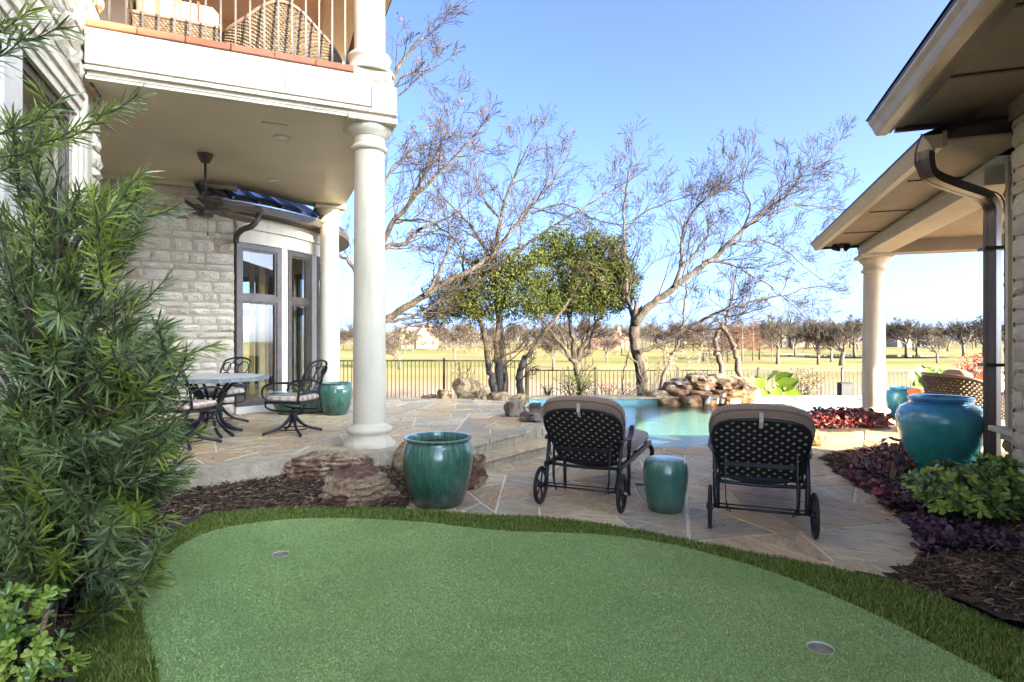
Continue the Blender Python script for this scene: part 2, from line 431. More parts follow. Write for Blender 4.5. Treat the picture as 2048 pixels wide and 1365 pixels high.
def plaid():
    m, nt, p = newmat('plaid_fabric'); v = pos(nt, 'obj')
    sx = nt.nodes.new('ShaderNodeSeparateXYZ'); nt.links.new(v, sx.inputs[0])
    def stripes(k, fr, w): return math2(nt, 'LESS_THAN', math2(nt, 'FRACT', math2(nt, 'MULTIPLY', sx.outputs[k], fr), 0), w)
    c = mixc(nt, stripes(0, 9, .5), (.56,.47,.38), (.40,.20,.15)); c = mixc(nt, math2(nt, 'MULTIPLY', stripes(1, 9, .5), .6), c, (.33,.19,.15))
    c = mixc(nt, stripes(0, 9, .06), c, (.75,.68,.55)); c = mixc(nt, stripes(1, 9, .06), c, (.75,.68,.55))
    nt.links.new(c, p.inputs['Base Color']); p.inputs['Roughness'].default_value = .9; return m
M['plaid'] = plaid()
M['damask'] = simple('damask_cushion', [(.35, (.62,.34,.13)), (.48, (.74,.56,.32)), (.62, (.80,.68,.48))], 7, 3, .9, dist=2.5)
M['wicker_dark'] = simple('wicker_core', [(.5, (.05,.035,.025))], 3, 2, .8)
M['wicker'] = leafmat('wicker_strand', [(0, (.075,.055,.042)), (.5, (.14,.11,.085)), (1, (.21,.17,.135))], .55, 0, .3)
M['wicker_brown'] = leafmat('dark_wicker_strand', [(0, (.07,.045,.04)), (.5, (.11,.075,.065)), (1, (.16,.11,.095))], .45, 0)
M['weave_taupe'] = simple('woven_taupe', [(.4, (.20,.16,.13)), (.6, (.27,.22,.18))], 20, 3, .5)
M['rubber'] = simple('black_rubber', [(.5, (.012,.012,.013))], 10, 2, .6)
M['soil'] = simple('dark_soil', [(.35, (.025,.018,.013)), (.65, (.07,.048,.034))], 30, 5, .95, .8, 50, .03)
M['mulchbase'] = simple('mulch_base', [(.3, (.022,.013,.010)), (.55, (.055,.034,.026)), (.75, (.10,.065,.05))], 24, 6, .95, 1.0, 45, .04)
M['chip'] = leafmat('mulch_chip', [(0, (.035,.02,.013)), (.45, (.095,.054,.034)), (.8, (.17,.105,.068)), (.95, (.29,.20,.135)), (1, (.44,.34,.23))], .9, 0, .25)
M['bark'] = simple('oak_bark', [(.3, (.024,.018,.013)), (.5, (.058,.044,.034)), (.7, (.115,.09,.072))], 7, 7, .95, 1.0, 30, .05, stretch=(1.6,1.6,.45))
M['bark_dark'] = simple('dark_bark', [(.3, (.05,.037,.03)), (.6, (.115,.088,.07))], 8, 5, .95, .6, 40, .03)
M['twig'] = simple('twig_bark', [(.3, (.016,.010,.006)), (.7, (.045,.030,.019))], 3, 3, .9)
M['far_twig'] = simple('far_twig', [(.3, (.035,.025,.018)), (.7, (.08,.06,.045))], .12, 3, .95)
M['far_red'] = simple('rust_twig', [(.3, (.085,.038,.02)), (.7, (.145,.068,.035))], .12, 3, .95)
M['teal_tile'] = None
# ---------------------------------------------------------------- ground plan (metres)
R0 = random.Random(7)
from mathutils.geometry import tessellate_polygon
FR_OUT = [(143,1400),(146,1330),(150,1250),(172,1205),(215,1150),(285,1092),(350,1056),(450,1034),(600,1025),(780,1026),(870,1031),(960,1038),(1100,1045),(1250,1065),(1400,1095),(1550,1125),(1680,1150),(1780,1172),(1900,1216),(2060,1288),(2300,1400)]
FR_IN = [(322,1400),(312,1340),(288,1270),(284,1225),(300,1168),(345,1112),(430,1070),(560,1049),(700,1046),(850,1054),(940,1065),(1020,1072),(1110,1075),(1210,1080),(1330,1097),(1450,1127),(1560,1162),(1660,1202),(1760,1248),(1860,1300),(1960,1354),(2040,1400)]
out_edge = smooth2(gp(FR_OUT), 4); in_edge = smooth2(gp(FR_IN), 4)
fringe_poly = out_edge + [(out_edge[-1][0]+1.0, -1.5), (-3.0, -1.5)]
green_poly = in_edge + [(in_edge[-1][0]+.6, -1.5), (in_edge[0][0]-.1, -1.5)]
POOL = catloop([(1.45,7.85),(2.1,7.68),(2.8,7.85),(3.5,8.5),(4.1,9.3),(4.9,10.3),(6.1,11.5),(7.6,12.5),(8.6,13.1),(8.2,13.5),(6,13.52),(3,13.52),(.6,13.5),(.0,13.0),(-.15,11.6),(.3,9.9),(.6,8.9),(.95,8.2)], 4)
WATER_Z = -.04
UP = [(-3.9,4.3),(-2.9,5.03),(-2.45,5.36),(-2.03,5.62),(-1.3,5.9),(-.62,6.15),(-.41,6.5),(-.14,6.93),(.1,7.3),(.41,7.84),(.62,8.4),(.42,9.3),(.1,10.2),(-.2,11.0),(-.9,11.35),(-1.7,11.6),(-3.3,11.7),(-6.5,11.7),(-6.5,7.5),(-5.6,5.2)]
ZU = .27
STEP_FRONT = [(-.80,5.75),(-.50,6.08),(-.36,6.27),(-.17,6.50),(.10,6.88),(.40,7.30),(.72,7.80),(.95,8.22)]
BED_R = [(2.21,3.41),(2.67,3.80),(2.90,4.10),(3.0,4.40),(3.12,4.75),(3.24,5.13),(3.33,5.5),(3.38,5.87),(3.45,6.25),(3.60,6.62),(3.65,6.86),(3.85,7.12),(4.34,7.45),(4.9,7.75),(5.3,7.6),(5.4,6.2),(4.6,3.4),(3.4,-.6),(2.9,-.6)]
fr_right = [p for p in out_edge if p[0] > 2.1 and p[1] > 0]
bed_r_poly = BED_R[:15] + [(5.6,6.2),(5.2,3.0),(3.9,0)] + sorted([p for p in out_edge if p[0] > 2.2], key=lambda p: p[1])
bed_l_poly = [p for p in out_edge if p[0] < -.9] + [(-.86,5.05),(-.9,5.75),(-1.3,5.95),(-2.03,5.68),(-2.45,5.42),(-2.9,5.1),(-3.9,4.4),(-4.6,3.6),(-4.6,0.5),(-2.2,.5)]
def sstep(t): t = max(0, min(1, t)); return t*t*(3-2*t)
def zl(x, y): return .012 + .11*sstep(edist((x, y), out_edge_l)/.8)
def zr(x, y): return .012 + .07*sstep(edist((x, y), BED_R[:14])/.7)
out_edge_l = [p for p in out_edge if p[0] < .5]; out_edge_l = out_edge_l + out_edge_l[::-1]

# ---------------------------------------------------------------- terrain (golf course)
def terr(x, y):
    if y < 13.9: return -.09
    if y < 20: z = -.09 - 1.2*sstep((y-13.9)/6.0)
    elif y < 30: z = -1.29 + .25*sstep((y-22)/8)
    else: z = -1.04 - 1.0*sstep((y-33)/20)
    if y > 30:
        k = min(1, (y-30)/30)
        z += k*.55*mnoise.noise(Vector((x*.028, y*.05, 3.1))) + k*.25*mnoise.noise(Vector((x*.08, y*.11, 9.1)))
        pd = math.hypot((x-80)/24, (y-133)/14)
        if pd < 1.6: z = z*sstep((pd-.9)/.7) + -2.35*(1-sstep((pd-.9)/.7))
        if y > 180: z += (y-180)*.0045
    elif y > 15: z += .12*mnoise.noise(Vector((x*.5, y*.5, 1.7)))
    return z
def axis(a, b, step, grow):
    o = [a]; s = step
    while o[-1] < b: o.append(o[-1]+s); s *= grow
    return o
ys = [-12+.5*i for i in range(52)] + axis(14.0, 900, .42, 1.045)
xp = [.25+.5*i for i in range(26)] + axis(13.4, 900, .7, 1.09)
xs = [-x for x in xp[::-1]] + xp
mb = MB(); idx = {}
for j, y in enumerate(ys):
    for i, x in enumerate(xs): mb.v.append((x, y, terr(x, y)))
for j in range(len(ys)-1):
    for i in range(len(xs)-1):
        c = ((xs[i]+xs[i+1])/2, (ys[j]+ys[j+1])/2)
        if -1 < c[0] < 9.6 and 7 < c[1] < 14.5 and (inside(c, POOL) or edist(c, POOL) < .42): continue
        n = j*len(xs)+i; mb.f.append((n, n+1, n+1+len(xs), n+len(xs)))
def golfmat():
    m, nt, p = newmat('golf_ground'); v = pos(nt)
    sx = nt.nodes.new('ShaderNodeSeparateXYZ'); nt.links.new(v, sx.inputs[0])
    n1 = noise(nt, v, 1.0, 4, .55, .4, (.010, .045, 1)); n2 = noise(nt, v, 1.0, 5, .6, 0, (.25, .6, 1)); n3 = noise(nt, v, 9, 5, .7)
    c = ramp(nt, n1, [(.38, (.235,.165,.07)), (.48, (.185,.15,.053)), (.55, (.11,.122,.028)), (.70, (.085,.112,.024))])
    c = mixc(nt, ramp(nt, n2, [(.35, (0,0,0)), (.75, (.5,.5,.5))]), c, (.215,.16,.07))
    # near bank: leaf litter and bare earth between the fence and the fairway
    dirt = ramp(nt, n3, [(.3, (.10,.07,.05)), (.5, (.22,.165,.12)), (.7, (.34,.27,.20))])
    k = math2(nt, 'ADD', sx.outputs[1], math2(nt, 'MULTIPLY', n2, 8))
    c = mixc(nt, ramp(nt, math2(nt, 'DIVIDE', k, 100), [(.335, (0,0,0)), (.42, (1,1,1))]), dirt, c)
    nt.links.new(c, p.inputs['Base Color']); p.inputs['Roughness'].default_value = .95; p.inputs['Specular IOR Level'].default_value = .2
    bump(nt, p, n3, .6, .05); return m
M['golf'] = golfmat()
tag(mb.build('ground', M['golf'], smooth=True, origin=(0,0,0)), kind='structure')
pond = MB().sheet([(80+20*math.cos(a*.26)*(1+.08*math.sin(3*a)), 133+9.5*math.sin(a*.26)*(1+.1*math.cos(2.2*a))) for a in range(24)], -1.93)
M['pond'] = glassmat('pond_water', (.10,.16,.20), .04, 1.33)
tag(pond.build('pond', M['pond']), kind='structure')
M['sand'] = simple('bunker_sand', [(.3, (.66,.60,.50)), (.7, (.76,.70,.60))], .8, 4, .95)
for cx, cy, rx, ry in ((76,152,7,2.6), (100,146,9,2.4), (58,165,5,2), (104,118,5,1.6)):
    mb = MB(); z0 = min(terr(cx+dx, cy+dy) for dx in (-rx, 0, rx) for dy in (-ry, 0, ry))
    ring = []
    for q in (1.0, .55, 0.01):
        ring.append([(cx+rx*q*math.cos(a*.3927)*(1+.15*math.sin(a*1.7)), cy+ry*q*math.sin(a*.3927)) for a in range(16)])
    for q, rr in enumerate(ring): mb.v += [(x, y, terr(x, y)+(.05, .06, .06)[q]) for x, y in rr]
    for q in range(2):
        for a in range(16): mb.f.append((q*16+a, q*16+(a+1) % 16, (q+1)*16+(a+1) % 16, (q+1)*16+a))
    tag(mb.build('sand_bunker', M['sand'], smooth=True), kind='structure')

# ---------------------------------------------------------------- putting green, turf fringe, cups
cups = [gr(562, 1119, 0), gr(1641, 1311, 0)]
GZ = .034
loops = [[Vector((x, y, GZ)) for x, y in green_poly]] + [[Vector((c.x+.056*math.cos(a*.3927), c.y+.056*math.sin(a*.3927), GZ)) for a in range(16)] for c in cups]
tri = tessellate_polygon(loops); mb = MB(); mb.v = [tuple(p) for L in loops for p in L]; mb.f = [tuple(t) for t in tri]
M['greenbase'] = simple('putting_turf', [(.3, (.17,.27,.09)), (.5, (.25,.38,.135)), (.7, (.33,.46,.19))], 260, 4, .95, .8, 420, .006, spec=.1)
g = tag(mb.build('putting_green', M['greenbase'], origin=(0,0,0)), kind='structure')
for pl in g.data.polygons:
    if pl.normal.z < 0: pl.flip()
M['cup'] = simple('cup_liner', [(.4, (.24,.21,.17)), (.6, (.30,.265,.22))], 20, 3, .6)
for c, lb in zip(cups, ('golf cup sunk in the green near the left edge', 'larger looking golf cup sunk in the green at bottom right')):
    t = thing('golf_cup', lb, 'golf cup', (c.x, c.y, 0), 0, 'cups in the putting green')
    MB().lathe([(.056,GZ-.001),(.055,.0105),(.0,.0095)], 20, caps=False).build('liner', M['cup'], t, smooth=True)
    MB().lathe([(.0575,GZ-.004),(.0575,GZ+.001),(.0545,GZ+.001),(.0545,GZ-.006)], 20, caps=False).build('rim', M['white_trim'], t, smooth=True)
M['fibre'] = None
def fibremat():
    m, nt, p = newmat('green_fibre')
    ge = nt.nodes.new('ShaderNodeNewGeometry')
    c = ramp(nt, ge.outputs['Random Per Island'], [(0, (.28,.41,.15)), (.4, (.38,.51,.20)), (.8, (.45,.57,.25)), (1, (.52,.62,.32))])
    f = noise(nt, ge.outputs['Position'], 1.6, 5, .6, .3)
    c = mixc(nt, ramp(nt, f, [(.35, (0,0,0)), (.65, (.55,.55,.55))]), c, (.40,.54,.24))
    f2 = noise(nt, ge.outputs['Position'], .9, 6, .65, .8); c = mixc(nt, ramp(nt, f2, [(.45, (0,0,0)), (.62, (.5,.5,.5))]), c, (.24,.37,.14))
    nt.links.new(c, p.inputs['Base Color']); p.inputs['Roughness'].default_value = .9; p.inputs['Specular IOR Level'].default_value = .15; return m
mb = MB(); rng = random.Random(3); n = 0
gy1 = max(p[1] for p in in_edge)
while n < 230000:
    y = rng.uniform(1.9, gy1); x = rng.uniform(-2.2, 2.7)
    if rng.random() > 3.2/y: continue
    if abs(x)/y > .93 or not inside((x, y), green_poly): continue
    if min(math.hypot(x-c.x, y-c.y) for c in cups) < .06: continue
    a = rng.random()*6.283; w = .0016+.0005*y; h = rng.uniform(.003, .007)
    dx, dy = math.cos(a)*w, math.sin(a)*w
    q = len(mb.v); mb.v += [(x-dx, y-dy, GZ), (x+dx, y+dy, GZ), (x+rng.uniform(-.008,.008), y+rng.uniform(-.008,.008), GZ+h)]; mb.f.append((q, q+1, q+2)); n += 1
tag(mb.build('turf_fibre', fibremat(), origin=(0,0,0)), 'short pale green carpet fibre of the putting green', 'turf', kind='stuff')
M['turfbase'] = simple('fringe_base', [(.4, (.035,.05,.015)), (.6, (.06,.08,.025))], 60, 4, .95)
mb = MB(); mb.v = [(x, y, .008) for x, y in fringe_poly]
mb.f = [tuple(t) for t in tessellate_polygon([[Vector(p) for p in mb.v]])]
o = tag(mb.build('fringe_ground', M['turfbase'], origin=(0,0,0)), kind='structure')
for pl in o.data.polygons:
    if pl.normal.z < 0: pl.flip()
M['blade'] = leafmat('fringe_blade', [(0, (.075,.115,.018)), (.35, (.155,.22,.036)), (.7, (.235,.31,.065)), (.92, (.33,.39,.12)), (1, (.44,.42,.18))], .6, .2, .3)
mb = MB(); rng = random.Random(4); n = 0; bb = (min(p[0] for p in out_edge), max(p[0] for p in out_edge))
tries = 0
while n < 64000 and tries < 900000:
    tries += 1
    y = rng.uniform(1.4, 5.1); x = rng.uniform(-2.4, 3.0)
    if abs(x)/y > .95 or rng.random() > 3.0/y: continue
    if inside((x, y), green_poly) or not inside((x, y), fringe_poly): continue
    a = rng.random()*6.283; w = .0028+.0004*y; h = rng.uniform(.028, .052); l = rng.uniform(0, .03); b = rng.random()*6.283
    dx, dy = math.cos(a)*w, math.sin(a)*w; ex, ey = math.cos(b)*l, math.sin(b)*l
    q = len(mb.v)
    mb.v += [(x-dx, y-dy, .008), (x+dx, y+dy, .008), (x+dx*.8+ex*.4, y+dy*.8+ey*.4, .008+h*.6), (x-dx*.8+ex*.4, y-dy*.8+ey*.4, .008+h*.6), (x+ex, y+ey, .008+h)]
    mb.f += [(q, q+1, q+2, q+3), (q+3, q+2, q+4)]; n += 1
tag(mb.build('grass', M['blade'], origin=(0,0,0)), 'longer dark green turf fringe bordering the putting green', 'grass', kind='stuff')
# edging strip between turf and mulch
for nm, sel in (('lawn_edging', [p for p in out_edge if p[0] < -.95]), ('lawn_edging', [p for p in out_edge if p[0] > 2.0])):
    mb = MB()
    for i in range(len(sel)-1): mb.bar((*sel[i], .018), (*sel[i+1], .018), .012, .05, (0,0,1))
    tag(mb.build(nm, M['bark_dark']), kind='structure')

# ---------------------------------------------------------------- mulch beds
def bed(name, poly, zf, nchip, seed, label, lim):
    rng = random.Random(seed); mb = MB()
    x0, x1 = min(p[0] for p in poly), max(p[0] for p in poly); y0, y1 = min(p[1] for p in poly), max(p[1] for p in poly)
    st = .12; nx, ny = int((x1-x0)/st)+2, int((y1-y0)/st)+2
    for j in range(ny):
        for i in range(nx): x, y = x0+i*st, y0+j*st; mb.v.append((x, y, zf(x, y)+.012*mnoise.noise(Vector((x*7, y*7, 0)))))
    for j in range(ny-1):
        for i in range(nx-1):
            c = (x0+(i+.5)*st, y0+(j+.5)*st)
            if inside(c, poly): q = j*nx+i; mb.f.append((q, q+1, q+1+nx, q+nx))
    tag(mb.build(name, M['mulchbase'], smooth=True, origin=(0,0,0)), kind='structure')
    mb = MB(); n = 0; tries = 0
    while n < nchip and tries < nchip*20:
        tries += 1
        x, y = rng.uniform(x0, x1), rng.uniform(y0, y1)
        if not lim(x, y) or not inside((x, y), poly): continue
        L = rng.uniform(.012, .045)*rng.choice((.7, 1, 1, 1.3)); w = rng.uniform(.003, .009); h = rng.uniform(.002, .005)
        z = zf(x, y)+.012*mnoise.noise(Vector((x*7, y*7, 0)))+rng.uniform(.001, .018)
        Mx = Matrix.Translation((x, y, z)) @ Matrix.Rotation(rng.random()*6.283, 4, 'Z') @ Matrix.Rotation(rng.gauss(0, .3), 4, 'Y') @ Matrix.Rotation(rng.gauss(0, .5), 4, 'X')
        s0 = len(mb.v); k = rng.uniform(.3, .9); b = rng.uniform(-.2, .2)*L
        mb.add([(-L, -w*k, 0), (0, -w+b, 0), (L, -w*.4, 0), (L, w*.4, 0), (0, w+b, 0), (-L, w*k, 0), (-L*.9, 0, h), (0, b, h*1.6), (L*.9, 0, h)],
               [(0,1,7,6), (1,2,8,7), (3,4,7,8), (4,5,6,7), (0,6,5), (2,3,8)])
        mb.xf(Mx, s0); n += 1
    tag(mb.build('mulch', M['chip'], origin=(0,0,0)), label, 'mulch', kind='stuff')
bed('planting_bed', bed_l_poly, zl, 9000, 11, 'dark shredded bark mulch between the green and the raised patio', lambda x, y: x/y > -.95 and y > 1.2)
bed('planting_bed', bed_r_poly, zr, 13000, 12, 'dark shredded bark mulch in the bed along the right building', lambda x, y: x/y < .95 and y > 1.2)

# ---------------------------------------------------------------- flagstone paving
def flagstones(parent, region, cells, z0, z1, rng, joint=.011, minA=.006):
    n = 0
    for c in cells:
        ci = inset_convex(c, joint*(.6+rng.random()*.9))
        if len(ci) < 3: continue
        p = clip_convex(region, ci)
        if len(p) < 3 or abs(area2(p)) < minA: continue
        q = [p[0]]
        for a in p[1:]:
            if math.hypot(a[0]-q[-1][0], a[1]-q[-1][1]) > .012: q.append(a)
        if len(q) < 3: continue
        if area2(q) < 0: q = q[::-1]
        # slightly ragged edges
        r = []
        for i in range(len(q)):
            a, b = q[i], q[(i+1) % len(q)]; r.append(a)
            L = math.hypot(b[0]-a[0], b[1]-a[1])
            if L > .22:
                for k in range(1, int(L/.16)+1):
                    t = k/(int(L/.16)+1); off = rng.uniform(-.006, .003)
                    r.append((a[0]+(b[0]-a[0])*t-(b[1]-a[1])/L*off, a[1]+(b[1]-a[1])*t+(b[0]-a[0])/L*off))
        cx = sum(a[0] for a in r)/len(r); cy = sum(a[1] for a in r)/len(r); m = len(r)
        dz = rng.uniform(-.002, .002)
        def ins(a):
            d = math.hypot(a[0]-cx, a[1]-cy) or 1; return (a[0]-(a[0]-cx)/d*.007, a[1]-(a[1]-cy)/d*.007)
        mb = MB(); mb.v = [(a[0]-cx, a[1]-cy, 0) for a in r]+[(a[0]-cx, a[1]-cy, z1-z0-.006+dz) for a in r]+[(ins(a)[0]-cx, ins(a)[1]-cy, z1-z0+dz) for a in r]
        mb.f = [tuple(range(2*m, 3*m))]+[(i, (i+1) % m, m+(i+1) % m, m+i) for i in range(m)]+[(m+i, m+(i+1) % m, 2*m+(i+1) % m, 2*m+i) for i in range(m)]
        o = mb.build('flagstone', M['flag'], parent); o.location = (cx, cy, z0); n += 1
    return n
def slab(name, poly, z0, z1, side, top):
    mb = MB().prism(poly, z0, z1-.003); o = mb.build(name, side, origin=(0,0,0)); tag(o, kind='structure')
    o.data.materials.append(top); o.data.polygons[0].material_index = 1
    return o
rng = random.Random(21)
DECK = [p for p in out_edge if -.95 < p[0] < 2.25] + BED_R[:14] + [(5.6,7.85),(12,8.2),(12,14),(9.2,13.75),(8.75,13.0)]
px0 = [p for p in POOL]
ipr = min(range(len(POOL)), key=lambda i: math.hypot(POOL[i][0]-8.6, POOL[i][1]-13.1)); ipn = min(range(len(POOL)), key=lambda i: math.hypot(POOL[i][0]-.95, POOL[i][1]-8.2))
seq = []; i = ipr
while i != ipn: seq.append(POOL[i]); i = (i-1) % len(POOL)
DECK += seq + [(.95,8.25)] + STEP_FRONT[::-1] + [(-.95,5.4)]
deck = slab('pool_deck', DECK, -.2, .0, M['grout'], M['grout'])
cells = crazy([(-1.2,2.8),(12.2,2.8),(12.2,14.2),(-1.2,14.2)], .36, rng)
nd = flagstones(deck, DECK, cells, -.03, .004, rng)
up = slab('upper_patio', UP, -.12, ZU, M['ledge'], M['grout'])
cells = crazy([(-6.8,4.0),(1.0,4.0),(1.0,12),(-6.8,12)], .30, rng)
nu = flagstones(up, UP, cells, ZU-.028, ZU+.004, rng)
# steps: a middle tread and two risers of rough blocks
def offset_line(pts, d):
    out = []
    for i, p in enumerate(pts):
        a, b = pts[max(i-1, 0)], pts[min(i+1, len(pts)-1)]; L = math.hypot(b[0]-a[0], b[1]-a[1])
        out.append((p[0]+(b[1]-a[1])/L*d, p[1]-(b[0]-a[0])/L*d))
    return out
up_line = UP[5:11]
sf = smooth2(STEP_FRONT, 3); ul = smooth2(up_line, 3)
step = tag(MB().prism(offset_line(sf, -.05) + ul[::-1], -.1, .085).build('step', M['ledge'], origin=(0,0,0)), kind='structure')
tread = offset_line(sf, .03)
def pieces_along(parent, line, back, z0, z1, lo, hi, name, mat, rng, depth=None):
    L = [0]
    for i in range(len(line)-1): L.append(L[-1]+math.hypot(line[i+1][0]-line[i][0], line[i+1][1]-line[i][1]))
    def P(ln, s):
        for i in range(len(L)-1):
            if s <= L[i+1]+1e-6:
                t = (s-L[i])/(L[i+1]-L[i]); return (ln[i][0]+(ln[i+1][0]-ln[i][0])*t, ln[i][1]+(ln[i+1][1]-ln[i][1])*t)
        return ln[-1]
    s = 0
    while s < L[-1]-.03:
        e = min(L[-1], s+rng.uniform(lo, hi))
        if L[-1]-e < lo*.5: e = L[-1]
        k = max(1, int((e-s)/.12)); ss = [s+.006+(e-s-.012)*i/k for i in range(k+1)]
        f = [P(line, t) for t in ss]; b = [P(back, t) for t in ss]
        f = [(a[0]+rng.uniform(-.008, .008), a[1]+rng.uniform(-.008, .008)) for a in f]
        q = f+b[::-1]
        cx = sum(a[0] for a in q)/len(q); cy = sum(a[1] for a in q)/len(q)
        o = MB().prism([(a[0]-cx, a[1]-cy) for a in q], 0, z1-z0).build(name, mat, parent); o.location = (cx, cy, z0)
        s = e
pieces_along(step, offset_line(sf, .035), offset_line(sf, -.42), .088, .128, .45, .8, 'tread_slab', M['flag'], rng)
pieces_along(step, offset_line(sf, .0), offset_line(sf, -.06), -.01, .087, .14, .3, 'riser_block', M['ledge'], rng)
pieces_along(up, offset_line(ul, .035), offset_line(ul, -.16), .232, .276, .4, .75, 'edge_slab', M['ledge'], rng)
pieces_along(up, offset_line(ul, .012), offset_line(ul, -.06), .120, .231, .13, .28, 'riser_block', M['ledge'], rng)
fl = smooth2(UP[1:6], 3)
pieces_along(up, offset_line(fl, .03), offset_line(fl, -.2), .10, .277, .5, .9, 'edge_slab', M['ledge'], rng)

# ---------------------------------------------------------------- pool
def poolmat():
    m, nt, p = newmat('pool_plaster'); v = pos(nt)
    c = ramp(nt, noise(nt, v, 3, 5, .6), [(.3, (.065,.17,.16)), (.7, (.10,.22,.205))])
    nt.links.new(c, p.inputs['Base Color']); p.inputs['Roughness'].default_value = .8; return m
def tilemat():
    m, nt, p = newmat('waterline_tile'); v = pos(nt)
    b = nt.nodes.new('ShaderNodeTexBrick'); b.inputs['Scale'].default_value = 14; b.inputs['Mortar Size'].default_value = .03
    b.inputs['Color1'].default_value = (.02,.22,.30,1); b.inputs['Color2'].default_value = (.10,.42,.46,1); b.inputs['Mortar'].default_value = (.45,.55,.55,1)
    mp = nt.nodes.new('ShaderNodeMapping'); mp.inputs['Rotation'].default_value = (math.radians(90), 0, 0)
    nt.links.new(v, mp.inputs[0]); nt.links.new(mp.outputs[0], b.inputs[0])
    nt.links.new(b.outputs[0], p.inputs['Base Color']); p.inputs['Roughness'].default_value = .2; return m
M['plaster'] = poolmat(); M['teal_tile'] = tilemat()
basin = MB(); m = len(POOL)
mbx = MB()
for j in range(16):
    for i in range(22):
        x, y = -1+i*.5, 7.3+j*.45; mbx.v.append((x, y, -.13-.65*sstep((y-8.0+.3*(x-2.2)*.2)/3.2)))
for j in range(15):
    for i in range(21): q = j*22+i; mbx.f.append((q, q+1, q+23, q+22))
basin.add([tuple(p) for p in mbx.v], mbx.f)
pool_o = tag(basin.build('pool_basin', M['plaster'], smooth=True, origin=(0,0,0)), kind='structure')
mb = MB()
for x, y in POOL: mb.v += [(x, y, -1.4), (x, y, -.09)]
for i in range(m): a, b = 2*i, 2*((i+1) % m); mb.f.append((a, a+1, b+1, b))
mb.build('wall', M['plaster'], pool_o)
ifar = [i for i in range(m) if POOL[i][1] > 9 or POOL[i][0] < .4]
mb = MB()
for i in range(m):
    a, b = POOL[i], POOL[(i+1) % m]
    if a[1] > 8.7 and b[1] > 8.7: mb.face([(a[0], a[1], -.09), (b[0], b[1], -.09), (b[0], b[1], .055), (a[0], a[1], .055)])
mb.build('tile_band', M['teal_tile'], pool_o)
M['water'] = glassmat('pool_water', (.84,.99,.95), .015, 1.33, (.22, .05, 4.5, (.7, 2.0, 1)))
tag(MB().sheet(POOL, WATER_Z).build('pool_water', M['water'], origin=(0,0,0)), kind='structure')
# coping stones around the far and left sides
far = [p for p in POOL if p[1] > 13.2 or (p[0] < .25 and p[1] > 9.5)]
j0 = min(range(m), key=lambda i: math.hypot(POOL[i][0]-8.6, POOL[i][1]-13.1)); j1 = min(range(m), key=lambda i: math.hypot(POOL[i][0]-.45, POOL[i][1]-9.5))
line = []; i = j0
while i != j1: line.append(POOL[i]); i = (i+1) % m
ln = offset_line(line, .0)
cop = tag(MB().prism(offset_line(ln, .02)+offset_line(ln, .5)[::-1], -.3, .055).build('pool_coping', M['ledge'], origin=(0,0,0)), kind='structure')
M['coping'] = simple('coping_sandstone', [(.3, (.24,.17,.10)), (.5, (.34,.26,.165)), (.7, (.42,.33,.22))], 7, 6, .85, .6, 30, .02, rnd=[(0,(.34,.26,.17)), (1,(.40,.33,.24))], rndamt=.3)
pieces_along(cop, offset_line(ln, -.04), offset_line(ln, .42), .057, .10, .45, .8, 'coping_stone', M['coping'], rng)
drain = thing('deck_drain', 'small round metal drain set in the flagstones beside the green stool', 'drain', (*gr(1283, 972)[:2], .005))
MB().lathe([(.0,.004),(.085,.004),(.095,.0)], 20, caps=False).build('grate_ring', M['white_trim'], drain)
for k in range(5):
    s = drain; MB().box(-.06, .06, -.052+k*.024, -.042+k*.024, .0045, .0065).build('slot', M['rubber'], s)
# ---------------------------------------------------------------- building helpers
def stone_template(seed):
    r = random.Random(seed); mb = MB(); nx, nz = 4, 3
    for j in range(nz+1):
        for i in range(nx+1):
            ex = i in (0, nx); ez = j in (0, nz)
            d = r.uniform(.55, 1.0) if not (ex or ez) else r.uniform(.25, .5)
            x = i/nx + (r.uniform(-.05, .05) if not ex else 0) + (.02 if i == 0 else -.02 if i == nx else 0)
            z = j/nz + (r.uniform(-.06, .06) if not ez else 0) + (.04 if j == 0 else -.04 if j == nz else 0)
            if ex and ez: x += .03*(1 if i == 0 else -1); z += .07*(1 if j == 0 else -1)
            mb.v.append((x, -d, z))
    for j in range(nz):
        for i in range(nx): q = j*(nx+1)+i; mb.f.append((q, q+1, q+nx+2, q+nx+1))
    ring = [i for i in range(nx+1)] + [(j)*(nx+1)+nx for j in range(1, nz+1)] + [nz*(nx+1)+i for i in range(nx-1, -1, -1)] + [j*(nx+1) for j in range(nz-1, 0, -1)]
    b0 = len(mb.v)
    for q in ring: x, y, z = mb.v[q]; mb.v.append((x, .3, z))
    n = len(ring)
    for k in range(n): mb.f.append((ring[k], b0+k, b0+(k+1) % n, ring[(k+1) % n]))
    me = bpy.data.meshes.new('stone'); me.from_pydata(mb.v, [], mb.f); me.update(); me.materials.append(M['limestone']); return me
STONES = [stone_template(i) for i in range(12)]
def stone_wall(parent, org, rz, u0, u1, z0, z1, rng, skip=None, hmin=.09, hmax=.19, depth=.05):
    z = z0; c, s = math.cos(rz), math.sin(rz); n = 0
    while z < z1-.03:
        h = min(rng.uniform(hmin, hmax), z1-z)
        if z1-(z+h) < .06: h = z1-z
        u = u0
        while u < u1-.02:
            w = rng.uniform(.16, .46) if h > .11 else rng.uniform(.2, .55)
            if u1-(u+w) < .12: w = u1-u
            segs = [(u, w)]
            if skip: segs = skip(u, w, z, h)
            for (uu, ww) in segs:
                child('stone', STONES[rng.randrange(12)], parent, (org[0]+c*(uu+.006), org[1]+s*(uu+.006), z+.006), (0, 0, rz), (ww-.012, depth*rng.uniform(.75, 1.25), h-.012)); n += 1
            u += w
        z += h
    return n
